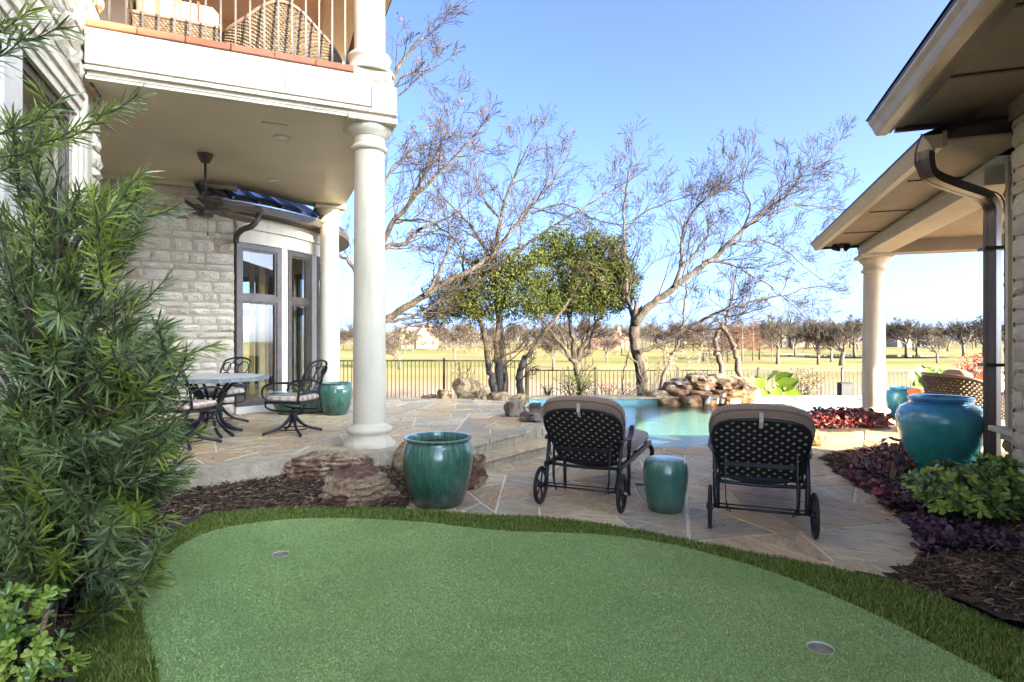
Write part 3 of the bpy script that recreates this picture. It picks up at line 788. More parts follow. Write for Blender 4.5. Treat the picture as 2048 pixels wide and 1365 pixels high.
def column(parent, x, y, z0, z1, r, top=.24):
    sh = MB().lathe([(r*1.02, z0+.2), (r*1.02, z0+.9), (r*1.0, z0+1.5), (r*.93, z1-.5), (r*.92, z1-.30)], 40, (x, y, 0), caps=False).build('column', M['cast'], parent, smooth=True)
    base = [(r*1.62, z0), (r*1.62, z0+.03), (r*1.50, z0+.05), (r*1.36, z0+.075), (r*1.30, z0+.115), (r*1.33, z0+.14), (r*1.42, z0+.155), (r*1.46, z0+.175), (r*1.42, z0+.195), (r*1.28, z0+.212), (r*1.10, z0+.222), (r*1.02, z0+.25)]
    auto_smooth(MB().lathe(base, 40, (x, y, 0)).build('column_base', M['cast'], sh), 50)
    t = z1
    cap = [(r*.92, t-.32), (r*1.0, t-.315), (r*1.12, t-.30), (r*1.14, t-.275), (r*1.04, t-.255), (r*.95, t-.25), (r*.95, t-.17), (r*1.02, t-.165), (r*1.05, t-.15), (r*1.2, t-.13), (r*1.32, t-.10), (r*1.36, t-.075), (r*1.34, t-.06)]
    auto_smooth(MB().lathe(cap, 40, (x, y, 0), caps=False).build('capital', M['cast'], sh), 50)
    a = r*1.5
    MB().bbox(x-a, x+a, y-a, y+a, t-.06, t, .008).build('abacus', M['cast'], sh)
    return sh
def pane_mb(q):
    mb = MB(); mb.face(q); return mb
def window(parent, p0, p1, z0, z1, trans, fw=.075, depth=.09, name='window', inward=1, panes=True):
    """framed window standing on the plan line p0-p1 (parent's local coordinates)"""
    p0, p1 = Vector((*p0, 0)), Vector((*p1, 0)); L = (p1-p0).length; d = (p1-p0)/L
    Mx = Matrix.Translation((p0.x, p0.y, 0)) @ Matrix(((d.x, -d.y, 0, 0), (d.y, d.x, 0, 0), (0, 0, 1, 0), (0, 0, 0, 1)))
    mb = MB(); h = depth/2
    zs_ = [z0] + ([trans] if trans else []) + [z1]
    mb.box(0, fw, -h, h, z0, z1); mb.box(L-fw, L, -h, h, z0, z1); mb.box(fw, L-fw, -h, h, z0, z0+fw); mb.box(fw, L-fw, -h, h, z1-fw, z1)
    if trans: mb.box(fw, L-fw, -h, h, trans-.05, trans+.05)
    s0 = .03                       # inner sash
    bounds = [(z0+fw, (trans-.05) if trans else z1-fw)] + ([(trans+.05, z1-fw)] if trans else [])
    for a, b in bounds:
        mb.box(fw, fw+s0, -h*.55, h*.55, a, b); mb.box(L-fw-s0, L-fw, -h*.55, h*.55, a, b)
        mb.box(fw+s0, L-fw-s0, -h*.55, h*.55, a, a+s0); mb.box(fw+s0, L-fw-s0, -h*.55, h*.55, b-s0, b)
    w = mb.xf(Mx).build(name, M['frame'], parent)
    if panes:
        for a, b in bounds: pane_mb([(fw+s0-.002,0,a+s0-.002),(L-fw-s0+.002,0,a+s0-.002),(L-fw-s0+.002,0,b-s0+.002),(fw+s0-.002,0,b-s0+.002)]).xf(Mx).build('pane', M['glass'], w)
    return w

# ---------------------------------------------------------------- main house on the left (local x along the balcony front, y away)
RZL = math.radians(22.96)
HL = thing('stone_house', 'pale stone house with raised balcony, white columns and rounded window bay on the left', 'house', (-1.547, 6.33, 0), RZL)
rng = random.Random(31)
R_ = .17
column(HL, 0, 0, ZU, 3.76, R_); column(HL, 0, 4.27, ZU, 3.76, R_)
auto_smooth(MB().prism([(-4.7,.32),(-2.5,.32),(-2.5,-.20),(.2,-.20),(.2,4.5),(-.12,4.5),(-1.5,3.50),(-4.7,3.50)], 3.765, 3.80).build('porch_ceiling', M['stucco'], HL))
fas = MB().prism([(-2.515,-.2),(.22,-.2),(.22,4.55),(-.06,4.55),(-.06,.1),(-2.515,.1)], 3.86, 4.18).build('balcony_beam', M['cast'], HL)
for x0, x1 in ((-2.512,-1.85), (-1.846,-.86), (-.856,-.02)): MB().bbox(x0, x1, -.225, -.199, 3.862, 4.178, .004).build('fascia_panel', M['cast'], fas)
MB().bbox(-.016, .25, -.235, .05, 3.845, 4.10, .005).build('corner_block', M['cast'], fas)
MB().bbox(-.20, .20, -.20, .20, 4.12, 4.27, .006).build('column_pedestal', M['cast'], fas)
mo = MB()
mo.box(-2.515, .255, -.245, .12, 3.80, 3.823); mo.box(-2.515, .235, -.228, .11, 3.8235, 3.843); mo.box(-.09, .255, .12, 4.58, 3.80, 3.823); mo.box(-.08, .235, .12, 4.56, 3.8235, 3.858)
mo.box(-2.515, -.1, -.19, -.13, 3.735, 3.764); mo.box(-2.515, -.1, -.13, -.07, 3.75, 3.7641)
mo.build('beam_moulding', M['cast'], fas)
for k in range(6):
    x0 = -2.50+k*.385; MB().bbox(x0, x0+.379, -.235, .12, 4.185, 4.255, .008).build('edge_tile', M['terracotta'], HL)
MB().prism([(-4.7,.125),(.15,.125),(.15,4.5),(-.12,4.5),(-1.5,3.5),(-4.7,3.5)], 4.185, 4.25).build('balcony_floor', M['terracotta'], HL)
column(HL, 0, 0, 4.272, 6.25, .16); column(HL, 0, 4.27, 4.252, 6.25, .16)
M['warm_ceiling'] = simple('balcony_plaster', [(.3, (.56,.44,.31)), (.7, (.64,.52,.38))], 1, 4, .85, .1, 90, .002)
MB().box(-4.7, .22, 4.1, 4.45, 6.252, 6.6).box(-.22, .22, -.2, 4.099, 6.252, 6.6).box(-4.7, -.221, -.2, .15, 6.252, 6.6).build('balcony_header', M['warm_ceiling'], HL)
MB().box(-4.7, .72, -.85, 5.2, 6.603, 6.66).build('balcony_soffit', M['warm_ceiling'], HL)
MB().box(-4.7, .76, -.9, 5.25, 6.664, 6.80).build('roof_edge', M['bronze'], HL)
MB().box(-4.4, -2.76, 3.2, 3.4, 4.25, 6.25).build('balcony_back_wall', M['warm_ceiling'], HL)
# railings
rail = MB().bar((-2.46,-.06,5.25), (-.2,-.06,5.25), .05, .03).bar((-2.46,-.06,5.14), (-.2,-.06,5.14), .03, .02).build('railing', M['bronze'], HL)
M['baluster'] = simple('grey_baluster', [(.4, (.045,.04,.036)), (.6, (.065,.058,.052))], 10, 3, .35, 0, metal=.4)
bal = MB().box(-.0085, .0085, -.0085, .0085, 0, .872).build('baluster', M['baluster'], rail); bal.location = (-2.36, -.06, 4.256)
for k in range(1, 17): child('baluster', bal.data, rail, (-2.36+k*.131, -.06, 4.256))
rail2 = MB().bar((.0,.25,5.25), (.0,4.05,5.25), .05, .03).bar((.0,.25,5.14), (.0,4.05,5.14), .03, .02).build('railing', M['bronze'], HL)
for k in range(27): child('baluster', bal.data, rail2, (0, .4+k*.131, 4.256))
# left wall with two tall windows
WX = -2.55
wl_ = MB(); WA = (-1.62, -.47, .70, 3.33); WB = (-3.4, -1.92, .70, 3.33)
wl_.box(WX-.3, WX, -7, WB[0], -.1, 6.6).box(WX-.3, WX, WB[0], WA[1], 3.33, 6.6).box(WX-.3, WX, WB[0], WA[1], -.1, .70).box(WX-.3, WX, WB[1], WA[0], .70, 3.33).box(WX-.3, WX, WA[1], .43, -.1, 6.6)
wall_l = wl_.build('wall', M['mortar'], HL)
def skipA(u, w, z, h):      # leaves the windows and their cast surrounds free
    if z+h < .45 or z > 3.63: return [(u, w)]
    a, b = -3.7, .17
    out = []
    if u < a-.05: out.append((u, min(w, a-u)))
    if u+w > b+.04: s = max(u, b); out.append((s, u+w-s))
    return out
stone_wall(wall_l, (WX-.004, 0), math.radians(90), -4.0, .44, .0, 5.4, rng, skipA)
def surround(parent, y0, y1, z0, z1, w=.26):
    for (o, p, ww) in ((0, .035, .07), (.07, .055, .06), (.13, .025, .07), (.20, .05, .06)):
        mb = MB(); a, b = o, o+ww-.002
        mb.box(WX-.05, WX+p, y0-b, y0-a, z0, z1+a).box(WX-.05, WX+p, y1+a, y1+b, z0, z1+a).box(WX-.05, WX+p, y0-b, y1+b, z1+a, z1+b)
        mb.build('window_surround', M['cast'], parent)
surround(wall_l, WB[0], WA[1]+.05, .72, 3.33)
MB().box(WX-.05, WX+.03, WB[1]+.002, WA[0]-.002, .72, 3.328).build('window_mullion', M['white_trim'], wall_l)
MB().box(WX-.05, WX+.2, WB[0]-.3, WA[1]+.35, .60, .718).build('window_sill', M['cast'], wall_l)
window(HL, (WX-.045, WA[0]), (WX-.045, WA[1]+.05), .72, 3.33, None, .075, .07)
wb = window(HL, (WX-.045, WB[0]), (WX-.045, WB[1]), .72, 3.33, None, .075, .07)
for k in range(44): MB().box(WX-.2, WX-.165, WB[0]+.13, WB[1]-.13, .86+k*.054, .866+k*.054).build('blind_slat', M['white_trim'], wb)
# room behind those windows
rm = MB(); rm.box(-6.2, -6.1, -5, .4, 0, 4).box(-6.1, WX-.3, -5, .4, .2, .25).box(-6.1, WX-.3, -5, .4, 3.55, 3.6).box(-6.1, WX-.3, .3, .4, .25, 3.55)
rm.build('room', M['inner'], HL)
cu = MB(); pts = [(WX-.42+.05*math.sin(k*1.9), -.36-k*.035) for k in range(12)]
for i in range(len(pts)-1): cu.face([(*pts[i], .3), (*pts[i+1], .3), (*pts[i+1], 3.4), (*pts[i], 3.4)])
cu.build('curtain', M['curtain'], HL, smooth=True)
lamp = thing('floor_lamp', 'dark floor lamp with upturned bowl shade seen through the left window', 'lamp', tuple(MATS['stone_house'] @ Vector((-3.05,-1.02,.25))), RZL)
MB().lathe([(.15,0),(.15,.02),(.03,.05)], 20).build('base', M['iron'], lamp, smooth=True)
MB().tube([(0,0,.04),(0,0,2.52)], .022, 10).build('pole', M['iron'], lamp, smooth=True)
MB().lathe([(.03,2.50),(.10,2.53),(.17,2.60),(.185,2.66),(.175,2.66),(.09,2.56),(.0,2.55)], 24, caps=False).build('lamp_shade', M['iron'], lamp, smooth=True)
# stone back wall of the porch
bw = MB().box(-4.7, -1.50, 3.49, 3.8, -.1, 3.764).build('wall', M['mortar'], HL)
stone_wall(bw, (0, 3.494), 0, -4.3, -1.47, ZU, 3.70, rng, hmin=.085, hmax=.2, depth=.045)
MB().box(-4.7, -1.44, 3.41, 3.49, 3.70, 3.764).build('wall_cap', M['stucco'], bw)
for z in [ZU+.16*k for k in range(21)]: child('stone', STONES[rng.randrange(12)], bw, (-1.504, 3.50, z+.005), (0, 0, math.radians(90)), (.28, .035, .15))
# rounded window bay
TC = Vector((-2.77, 6.19)); TR = 3.0
def tp(deg, r=TR): a = math.radians(deg); return (TC.x+r*math.cos(a), TC.y+r*math.sin(a))
def arc_wall(a0, a1, r0, r1, z0, z1, step=2.0):
    n = max(1, int((a1-a0)/step)); mb = MB()
    prof = [(r0, z0), (r1, z0), (r1, z1), (r0, z1), (r0, z0)]
    mb.lathe(prof, n, (TC.x, TC.y, 0), caps=False, a0=math.radians(a0), a1=math.radians(a1))
    for ang in (a0, a1): mb.face([(*tp(ang, r0), z0), (*tp(ang, r1), z0), (*tp(ang, r1), z1), (*tp(ang, r0), z1)])
    return mb
wins = [(-64.15,-49.0), (-46.6,-34.6), (-31.2,-18.5), (-13.5, -1.0), (4, 17), (22, 35), (40, 52), (57, 69), (74, 86), (91, 103), (108, 120)]
bay = arc_wall(-64.2, 125, TR-.16, TR+.03, -.1, .38).build('bay_plinth', M['white_trim'], HL)
arc_wall(-64.2, 125, TR-.16, TR+.035, 2.93, 3.14).build('bay_frieze', M['cast'], HL)
arc_wall(-64.2, 125, TR-.16, TR+.075, 3.143, 3.19).build('bay_frieze', M['cast'], HL)
arc_wall(-64.2, 125, TR-.16, TR+.045, 3.192, 3.34).build('bay_frieze', M['cast'], HL)
prev = -64.2
for a0, a1 in wins:
    if a0-prev > .3: arc_wall(prev+.05, a0-.05, TR-.14, TR+.02, .383, 2.927).build('bay_mullion', M['white_trim'], HL)
    window(HL, tp(a0, TR-.02), tp(a1, TR-.02), .384, 2.926, 2.07, .085, .10); prev = a1
arc_wall(prev+.05, 125, TR-.14, TR+.02, .383, 2.927).build('bay_mullion', M['white_trim'], HL)
arc_wall(125.2, 262, TR-.16, TR, -.1, 3.34, 6).build('bay_back_wall', M['warmwall'], HL)
MB().lathe([(0.01,.28),(TR-.17,.28)], 32, (TC.x, TC.y, 0), caps=False).build('bay_floor', M['warmwall'], HL)
MB().lathe([(0.01,3.3),(TR-.17,3.3)], 32, (TC.x, TC.y, 0), caps=False).build('bay_ceiling', M['white_trim'], HL)
for a in (-46, -10, 30): x, y = tp(a, 1.7); MB().box(x-.05, x+.05, y-.05, y+.05, .28, 3.3).build('bay_post', M['warmwall'], HL)
gt = arc_wall(-70, 130, TR+.16, TR+.33, 3.36, 3.47).build('bay_gutter', M['bronze'], HL)
arc_wall(-70, 130, TR+.0, TR+.158, 3.345, 3.40).build('bay_eave', M['bronze'], HL)
rf = MB().lathe([(TR+.31, 3.48), (TR+.31, 3.50), (.3, 5.3)], 72, (TC.x, TC.y, 0), caps=False, a0=math.radians(-75), a1=math.radians(135)).build('bay_roof', M['roof'], HL)
for a in range(-74, 134, 7): MB().bar((*tp(a, TR+.30), 3.53), (*tp(a, .4), 5.26), .025, .035, (0,0,1)).build('roof_seam', M['roof'], rf)
# downspout elbow where the bay meets the wall
dsp = catmull([(-1.12,3.30,3.42),(-1.14,3.22,3.28),(-1.22,3.2,3.14),(-1.36,3.26,3.08),(-1.44,3.36,3.0),(-1.45,3.4,2.9)], 5)
MB().tube(dsp, .045, 10).build('downspout', M['bronze'], HL, smooth=True)
# recessed lights and flush speakers in the ceiling
for x, y in ((-.86, .86), (-.90, 2.82)):
    lt = auto_smooth(MB().lathe([(.105,3.764),(.105,3.752),(.085,3.75),(.07,3.764)], 28, (x, y, 0), caps=False).build('recessed_light', M['white_trim'], HL))
    MB().lathe([(.0,3.762),(.068,3.763)], 20, (x, y, 0), caps=False).build('lens', M['curtain'], lt)
for x, y in ((-.95, .50), (-.82, 3.10)):
    MB().bbox(x-.13, x+.13, y-.11, y+.11, 3.752, 3.7645, .004).build('ceiling_speaker', M['stucco'], HL)

# ---------------------------------------------------------------- ceiling fan
fp = MATS['stone_house'] @ Vector((-1.74, 1.87, 3.764))
fan = thing('ceiling_fan', 'dark bronze ceiling fan with weathered wooden blades hanging under the balcony', 'ceiling fan', tuple(fp), RZL)
auto_smooth(MB().lathe([(.02,-.12),(.05,-.11),(.085,-.04),(.095,-.0)], 24).build('canopy', M['bronze'], fan))
MB().tube([(0,0,-.1),(0,0,-.60)], .016, 10).build('downrod', M['bronze'], fan, smooth=True)
mot = auto_smooth(MB().lathe([(.03,-.56),(.07,-.58),(.17,-.59),(.235,-.605),(.24,-.625),(.20,-.66),(.13,-.70),(.10,-.73),(.10,-.77),(.085,-.795),(.03,-.805)], 32).build('motor', M['bronze'], fan))
MB().tube([(.03,0,-.80),(.03,0,-.99)], .003, 5).build('pull_chain', M['bronze'], mot)
MB().tube([(.03,0,-.99),(.03,0,-1.03)], .011, 8).build('chain_fob', M['bronze'], mot)
for k in range(5):
    a = math.radians(-28+72*k); Mx = Matrix.Rotation(a, 4, 'Z') @ Matrix.Translation((0,0,-.705)) @ Matrix.Rotation(math.radians(-13), 4, 'X')
    pl = [(.22,-.055),(.27,-.07),(.50,-.083),(.73,-.083),(.755,-.06),(.755,.06),(.73,.083),(.50,.083),(.27,.07),(.22,.055)]
    b = MB().prism(pl, -.005, .005).xf(Mx).build('blade', M['wood'], fan)
    MB().prism([(.08,-.02),(.2,-.03),(.30,-.035),(.33,0),(.30,.035),(.2,.03),(.08,.02)], -.018, -.0055).xf(Mx).build('blade_bracket', M['bronze'], b)

# ---------------------------------------------------------------- poolside building on the right (local x away from the court, y away)
RZR = math.radians(-18.8)
HR = thing('poolside_building', 'stone building with deep taupe eaves and a columned porch on the right', 'building', (6.41, 10.33, 0), RZR)
column(HR, 0, 0, 0, 2.92, .175)
MB().prism([(-.30,-.3),(.3,-.3),(.3,.3),(-.3,.3)], -.05, .012).build('column_plinth', M['cast'], HR)
M['cream_beam'] = simple('cream_beam', [(.35, (.50,.45,.37)), (.65, (.57,.52,.44))], 2, 4, .7, .08, 90, .002)
MB().box(-.20, .20, -4.95, .22, 2.925, 3.20).build('porch_beam', M['cream_beam'], HR)
MB().box(-.215, -.2, -4.95, .23, 3.06, 3.09).box(-.222, -.2, -4.95, .23, 3.13, 3.20).build('beam_moulding', M['cream_beam'], HR)
MB().box(.201, 6.5, -.18, .18, 2.93, 3.20).build('porch_end_beam', M['taupe'], HR)
MB().box(.2, 6.5, -4.95, -.18, 3.15, 3.18).build('porch_ceiling', M['taupe'], HR)
MB().box(-.80, -.2, -5.86, .16, 3.13, 3.15).build('soffit', M['taupe'], HR)
for y in (-1.3, -2.9, -4.5): MB().box(-.72, -.22, y-.012, y+.012, 3.118, 3.1297).build('soffit_batten', M['bronze'], HR)
MB().box(-.80, 6.6, .16, .20, 3.09, 3.24).build('end_fascia', M['bronze'], HR)
MB().box(-.83, -.80, -5.86, .195, 3.09, 3.22).build('fascia_board', M['taupe'], HR)
def gutter(parent, x, y0, y1, z, w=.13, h=.12, mat='gutter'):
    prof = [(x, z+h), (x-w, z+h), (x-w-.012, z+h*.95), (x-w-.005, z+h*.82), (x-w+.02, z+h*.55), (x-w+.045, z+.02), (x-w+.06, z), (x, z)]
    mb = MB(); n = len(prof)
    for y in (y0, y1): mb.v += [(a, y, b) for a, b in prof]
    for i in range(n): mb.f.append((i, (i+1) % n, n+(i+1) % n, n+i))
    mb.f += [tuple(range(n))[::-1], tuple(range(n, 2*n))]
    g = mb.build('gutter', M[mat], parent)
    MB().box(x-w-.014, x-w+.004, y0, y1-.002, z+h+.0005, z+h+.012).build('gutter_lip', M['bronze'], g)
    return g
gutter(HR, -.832, -5.86, .20, 3.075)
rfl = MB(); rfl.face([(-.98,-5.86,3.21),(-.98,.3,3.21),(2.8,-2.6,4.75),(2.8,-5.86,4.75)]); rfl.face([(-.98,.3,3.21),(6.7,.3,3.21),(2.8,-2.6,4.75)]); rfl.face([(6.7,.3,3.21),(6.7,-5.86,3.21),(2.8,-5.86,4.75),(2.8,-2.6,4.75)])
rfl.build('porch_roof', M['bronze'], HR)
# far wall with a cast window surround, then the near wing that steps forward
fw_ = MB().box(.0, .3, -6.3, -4.93, -.1, 3.13).build('wall', M['mortar'], HR)
stone_wall(fw_, (-.004, 0), math.radians(-90), 4.92, 5.02, 0, 3.1, random.Random(5), depth=.05)
stone_wall(fw_, (-.004, 0), math.radians(-90), 5.02, 5.9, 0, .5, random.Random(6), depth=.05)
for i, (y, p, w) in enumerate(((-5.06,.06,.05), (-5.12,.10,.05), (-5.18,.07,.05), (-5.24,.03,.05))): MB().box(-p, .02, y-w, y, .585, 3.13).build('window_surround', M['cast'], fw_)
MB().box(-.02, .02, -5.9, -5.29, .585, 3.13).build('window_panel', M['frame'], fw_)
sl = MB().bbox(-.19, .0, -5.95, -4.99, .535, .583, .006).build('window_sill', M['cast'], fw_)
MB().box(-.10, .0, -5.95, -5.02, .46, .534).build('sill_moulding', M['cast'], sl)
nw = MB().box(-.33, 5, -11, -5.88, -.1, 3.40).build('wall', M['mortar'], HR)
stone_wall(nw, (-.334, 0), math.radians(-90), 5.86, 7.4, 0, 3.25, random.Random(8), depth=.03)
stone_wall(nw, (5, -5.876), math.radians(180), 4.95, 5.36, 0, 3.25, random.Random(9), depth=.03)
MB().box(-.36, 5, -11, -5.84, 3.25, 3.3995).build('wall_cap', M['taupe'], nw)
MB().box(-1.13, 5, -11, -5.53, 3.40, 3.42).build('soffit', M['taupe'], HR)
for y in (-6.6, -7.6, -8.6): MB().box(-1.02, -.36, y-.014, y+.014, 3.386, 3.3997).build('soffit_batten', M['bronze'], HR)
MB().box(-1.13, -1.03, -11, -5.53, 3.385, 3.3996).build('soffit_vent_strip', M['bronze'], HR)
MB().box(-1.10, 1.2, -5.53, -5.48, 3.36, 3.53).build('end_fascia', M['bronze'], HR)
MB().box(-1.16, -1.13, -11, -5.49, 3.36, 3.52).build('fascia_board', M['taupe'], HR)
gutter(HR, -1.162, -11, -5.47, 3.35, .14, .14)
MB().box(-1.0, 1.2, -5.48, -5.40, 3.44, 3.53).build('drip_edge', M['bronze'], HR)
rfn = MB(); rfn.face([(-1.32,-11.2,3.53),(-1.32,-5.38,3.53),(2.6,-8.2,4.7),(2.6,-9,4.7)]); rfn.face([(-1.32,-5.38,3.53),(6.3,-5.38,3.53),(2.6,-8.2,4.7)]); rfn.face([(6.3,-5.38,3.53),(6.3,-11.2,3.53),(2.6,-9,4.7),(2.6,-8.2,4.7)]); rfn.face([(6.3,-11.2,3.53),(-1.32,-11.2,3.53),(2.6,-9,4.7)])
rfn.build('roof', M['bronze'], HR)
# downspout: outlet under the gutter, two elbows, long drop against the wall corner
def ribbed(mb, pts, w, h, up): 
    for i in range(len(pts)-1): mb.bar(pts[i], pts[i+1], w, h, up)
def ductpath(pts, w, h, up):
    mb = MB(); pts = [Vector(p) for p in pts]; up = Vector(up); n = len(pts)
    prof = [(-.5,-.5),(-.3,-.5),(-.27,-.44),(-.1,-.44),(-.07,-.5),(.07,-.5),(.1,-.44),(.27,-.44),(.3,-.5),(.5,-.5),(.5,-.2),(.46,-.17),(.46,.17),(.5,.2),(.5,.5),(-.5,.5),(-.5,.2),(-.46,.17),(-.46,-.17),(-.5,-.2)]
    m_ = len(prof); prevu = None
    for i, p in enumerate(pts):
        d = (pts[min(i+1, n-1)]-pts[max(i-1, 0)]).normalized()
        side = d.cross(up)
        if side.length < .05: side = prevu
        side.normalize(); prevu = side; v = side.cross(d).normalized()
        for a, b in prof: mb.v.append(tuple(p+side*(a*w)+v*(b*h)))
    for i in range(n-1):
        for k in range(m_): mb.f.append((i*m_+k, i*m_+(k+1) % m_, (i+1)*m_+(k+1) % m_, (i+1)*m_+k))
    mb.f += [tuple(range(m_))[::-1], tuple(range((n-1)*m_, n*m_))]
    return mb
M['spout'] = simple('downspout_brown', [(.35, (.075,.058,.048)), (.65, (.10,.08,.068))], 4, 3, .3, .03, 50, .002, metal=.2, spec=.6)
sp = catmull([(-.92,-5.72,3.09),(-.92,-5.72,3.0),(-.87,-5.66,2.90),(-.70,-5.49,2.86),(-.42,-5.18,2.84),(-.20,-4.96,2.81),(-.105,-4.86,2.72),(-.10,-4.85,2.60)], 4)
ds = ductpath(sp, .085, .115, (.68,-.73,0)).build('downspout', M['spout'], HR)
ductpath([(-.10,-4.85,2.605),(-.10,-4.85,1.2),(-.10,-4.85,.02)], .085, .115, (.68,-.73,0)).build('downspout_leg', M['spout'], ds)
for z in (2.30, 1.15): MB().box(-.19, .01, -4.93, -4.765, z, z+.03).build('strap', M['bronze'], ds)
MB().tube(catmull([(-1.0,-5.9,3.2),(-1.02,-5.8,3.05),(-.93,-5.6,2.95),(-.6,-5.3,2.93),(-.2,-4.9,2.9),(-.06,-4.99,2.75),(-.05,-4.985,2.2),(-.05,-4.99,1.3),(-.04,-4.98,.6)], 5), .007, 6).build('cable', M['bronze'], HR, smooth=True)
fl_ = thing('floodlight', 'black twin-head floodlight under the porch eave corner', 'floodlight', tuple(MATS['poolside_building'] @ Vector((-.52,-.12,3.13))), RZR)
MB().lathe([(.055,-.03),(.06,0)], 16).build('mount', M['rubber'], fl_, smooth=True)
for sx, ty in ((-.08, -.12), (.06, -.16)):
    Mx = Matrix.Translation((sx, -.02, -.09)) @ Matrix.Rotation(math.radians(-55), 4, 'X') @ Matrix.Rotation(sx*5, 4, 'Y')
    MB().lathe([(.025,-.06),(.035,-.02),(.06,.07),(.062,.09),(.0,.085)], 16, caps=False).xf(Mx).build('lamp_head', M['rubber'], fl_, smooth=True)
    MB().tube([(sx*.2,0,-.02),(sx,-.01,-.08)], .012, 6).build('arm', M['rubber'], fl_)

# ---------------------------------------------------------------- unseen two-storey block added behind the viewpoint to shade the court
s_ = Vector((-math.sin(SUN_AZ), math.cos(SUN_AZ))); b_ = Vector((-1.55, 6.33)) - s_*18.0
HB = thing('shade_block', 'unseen two-storey stone block with hipped roof added behind the viewpoint to shade the court', 'house', (b_.x, b_.y, -.1), SUN_AZ)
RH = 4.5 + 18.0*math.tan(SUN_EL) + .1; EH = RH - 2.4  # ridge height set so the added block's shadow also covers the balcony front
MB().box(-7.5, 4.2, -4.2, 4.2, 0, EH).build('wall', M['limestone'], HB)
hr = MB(); hr.face([(-8,4.8,EH),(4.7,4.8,EH),(3.6,0,RH),(-6.7,0,RH)][::-1]); hr.face([(-8,-4.8,EH),(4.7,-4.8,EH),(3.6,0,RH),(-6.7,0,RH)]); hr.face([(-8,-4.8,EH),(-6.7,0,RH),(-8,4.8,EH)]); hr.face([(4.7,-4.8,EH),(4.7,4.8,EH),(3.6,0,RH)]); hr.face([(-8,-4.8,EH-.02),(-8,4.8,EH-.02),(4.7,4.8,EH-.02),(4.7,-4.8,EH-.02)])
hr.build('roof', M['bronze'], HB)
for k in range(4):
    for z in (.9, 4.0): window(HB, (-6.8+k*2.8, 4.22), (-5.4+k*2.8, 4.22), z, z+1.8, None, .08, .1)
import bmesh
# ---------------------------------------------------------------- boulders
def boulder_mesh(mb, c, sx, sy, sz, rz, seed, sub=3, rough=.16, cuts=9, flat_top=None):
    r = random.Random(seed); bm = bmesh.new(); bmesh.ops.create_icosphere(bm, subdivisions=sub, radius=1)
    planes = []
    for _ in range(cuts):
        n = Vector((r.gauss(0,1), r.gauss(0,1), r.gauss(0,.8))).normalized(); planes.append((n, r.uniform(.62, .9)))
    planes.append((Vector((r.uniform(-.15,.15), r.uniform(-.15,.15), 1)).normalized(), flat_top or r.uniform(.6, .85)))
    planes.append((Vector((0,0,-1)), .6))
    off = Vector((seed*1.37, seed*.71, seed*2.1)); vs_ = []
    Mr = Matrix.Rotation(rz, 4, 'Z')
    for v in bm.verts:
        p = v.co.copy()
        for n, d in planes:
            k = p.dot(n)-d
            if k > 0: p -= n*k*.95
        f = mnoise.fractal(p*1.8+off, .8, 2.2, 6)+.5*abs(mnoise.noise(p*3.1+off))-.2
        st = .06*math.sin((p.z*6+mnoise.noise(p*2+off))*4)
        p = p*(1+rough*f*.75) + Vector((p.x, p.y, 0))*st*rough*4
        vs_.append(p)
    lo = min(p.z for p in vs_)
    start = len(mb.v)
    for p in vs_:
        q = Mr @ Vector((p.x*sx/2, p.y*sy/2, 0)); mb.v.append((c[0]+q.x, c[1]+q.y, c[2]+(p.z-lo)/1.4*sz))
    for f in bm.faces: mb.f.append(tuple(start+v.index for v in f.verts))
    bm.free()
def boulder(name, label, c, sx, sy, sz, rz, seed, mat, **kw):
    mb = MB(); boulder_mesh(mb, c, sx, sy, sz, rz, seed, **kw)
    o = mb.build(name, M[mat], origin=c); auto_smooth(o, 18); return tag(o, label, 'boulder', 'boulders around the patio and pool')
boulder('boulder', 'long layered red boulder lying in front of the front column base', (-1.72,5.60,.06), .86, .5, .25, .12, 1, 'rock_red', sub=5, rough=.2, cuts=14)
boulder('boulder', 'flat-topped tan and maroon boulder left of the big green pot', (-1.30,5.02,-.02), .76, .55, .31, -.1, 5, 'rock_red', sub=5, rough=.2, cuts=14, flat_top=.62)
boulder('boulder', 'reddish brown boulder half hidden behind the right side of the big green pot', (-.42,5.62,-.02), .42, .4, .34, .5, 9, 'rock_red', sub=4, rough=.2, cuts=13)
boulder('boulder', 'dark narrow boulder wedged behind the left rim of the big green pot', (-.98,5.82,-.02), .42, .42, .42, .9, 14, 'rock_red', sub=3)
boulder('boulder', 'dark brown flat boulder at the pool edge behind the right chaise', (4.12,9.25,-.1), .95, .7, .5, .3, 21, 'rock_brown', sub=4, flat_top=.6)
boulder('boulder', 'small angular tan rock on the deck beside the right chaise', (4.03,7.85,-.02), .30, .34, .24, .4, 33, 'rock_tan')
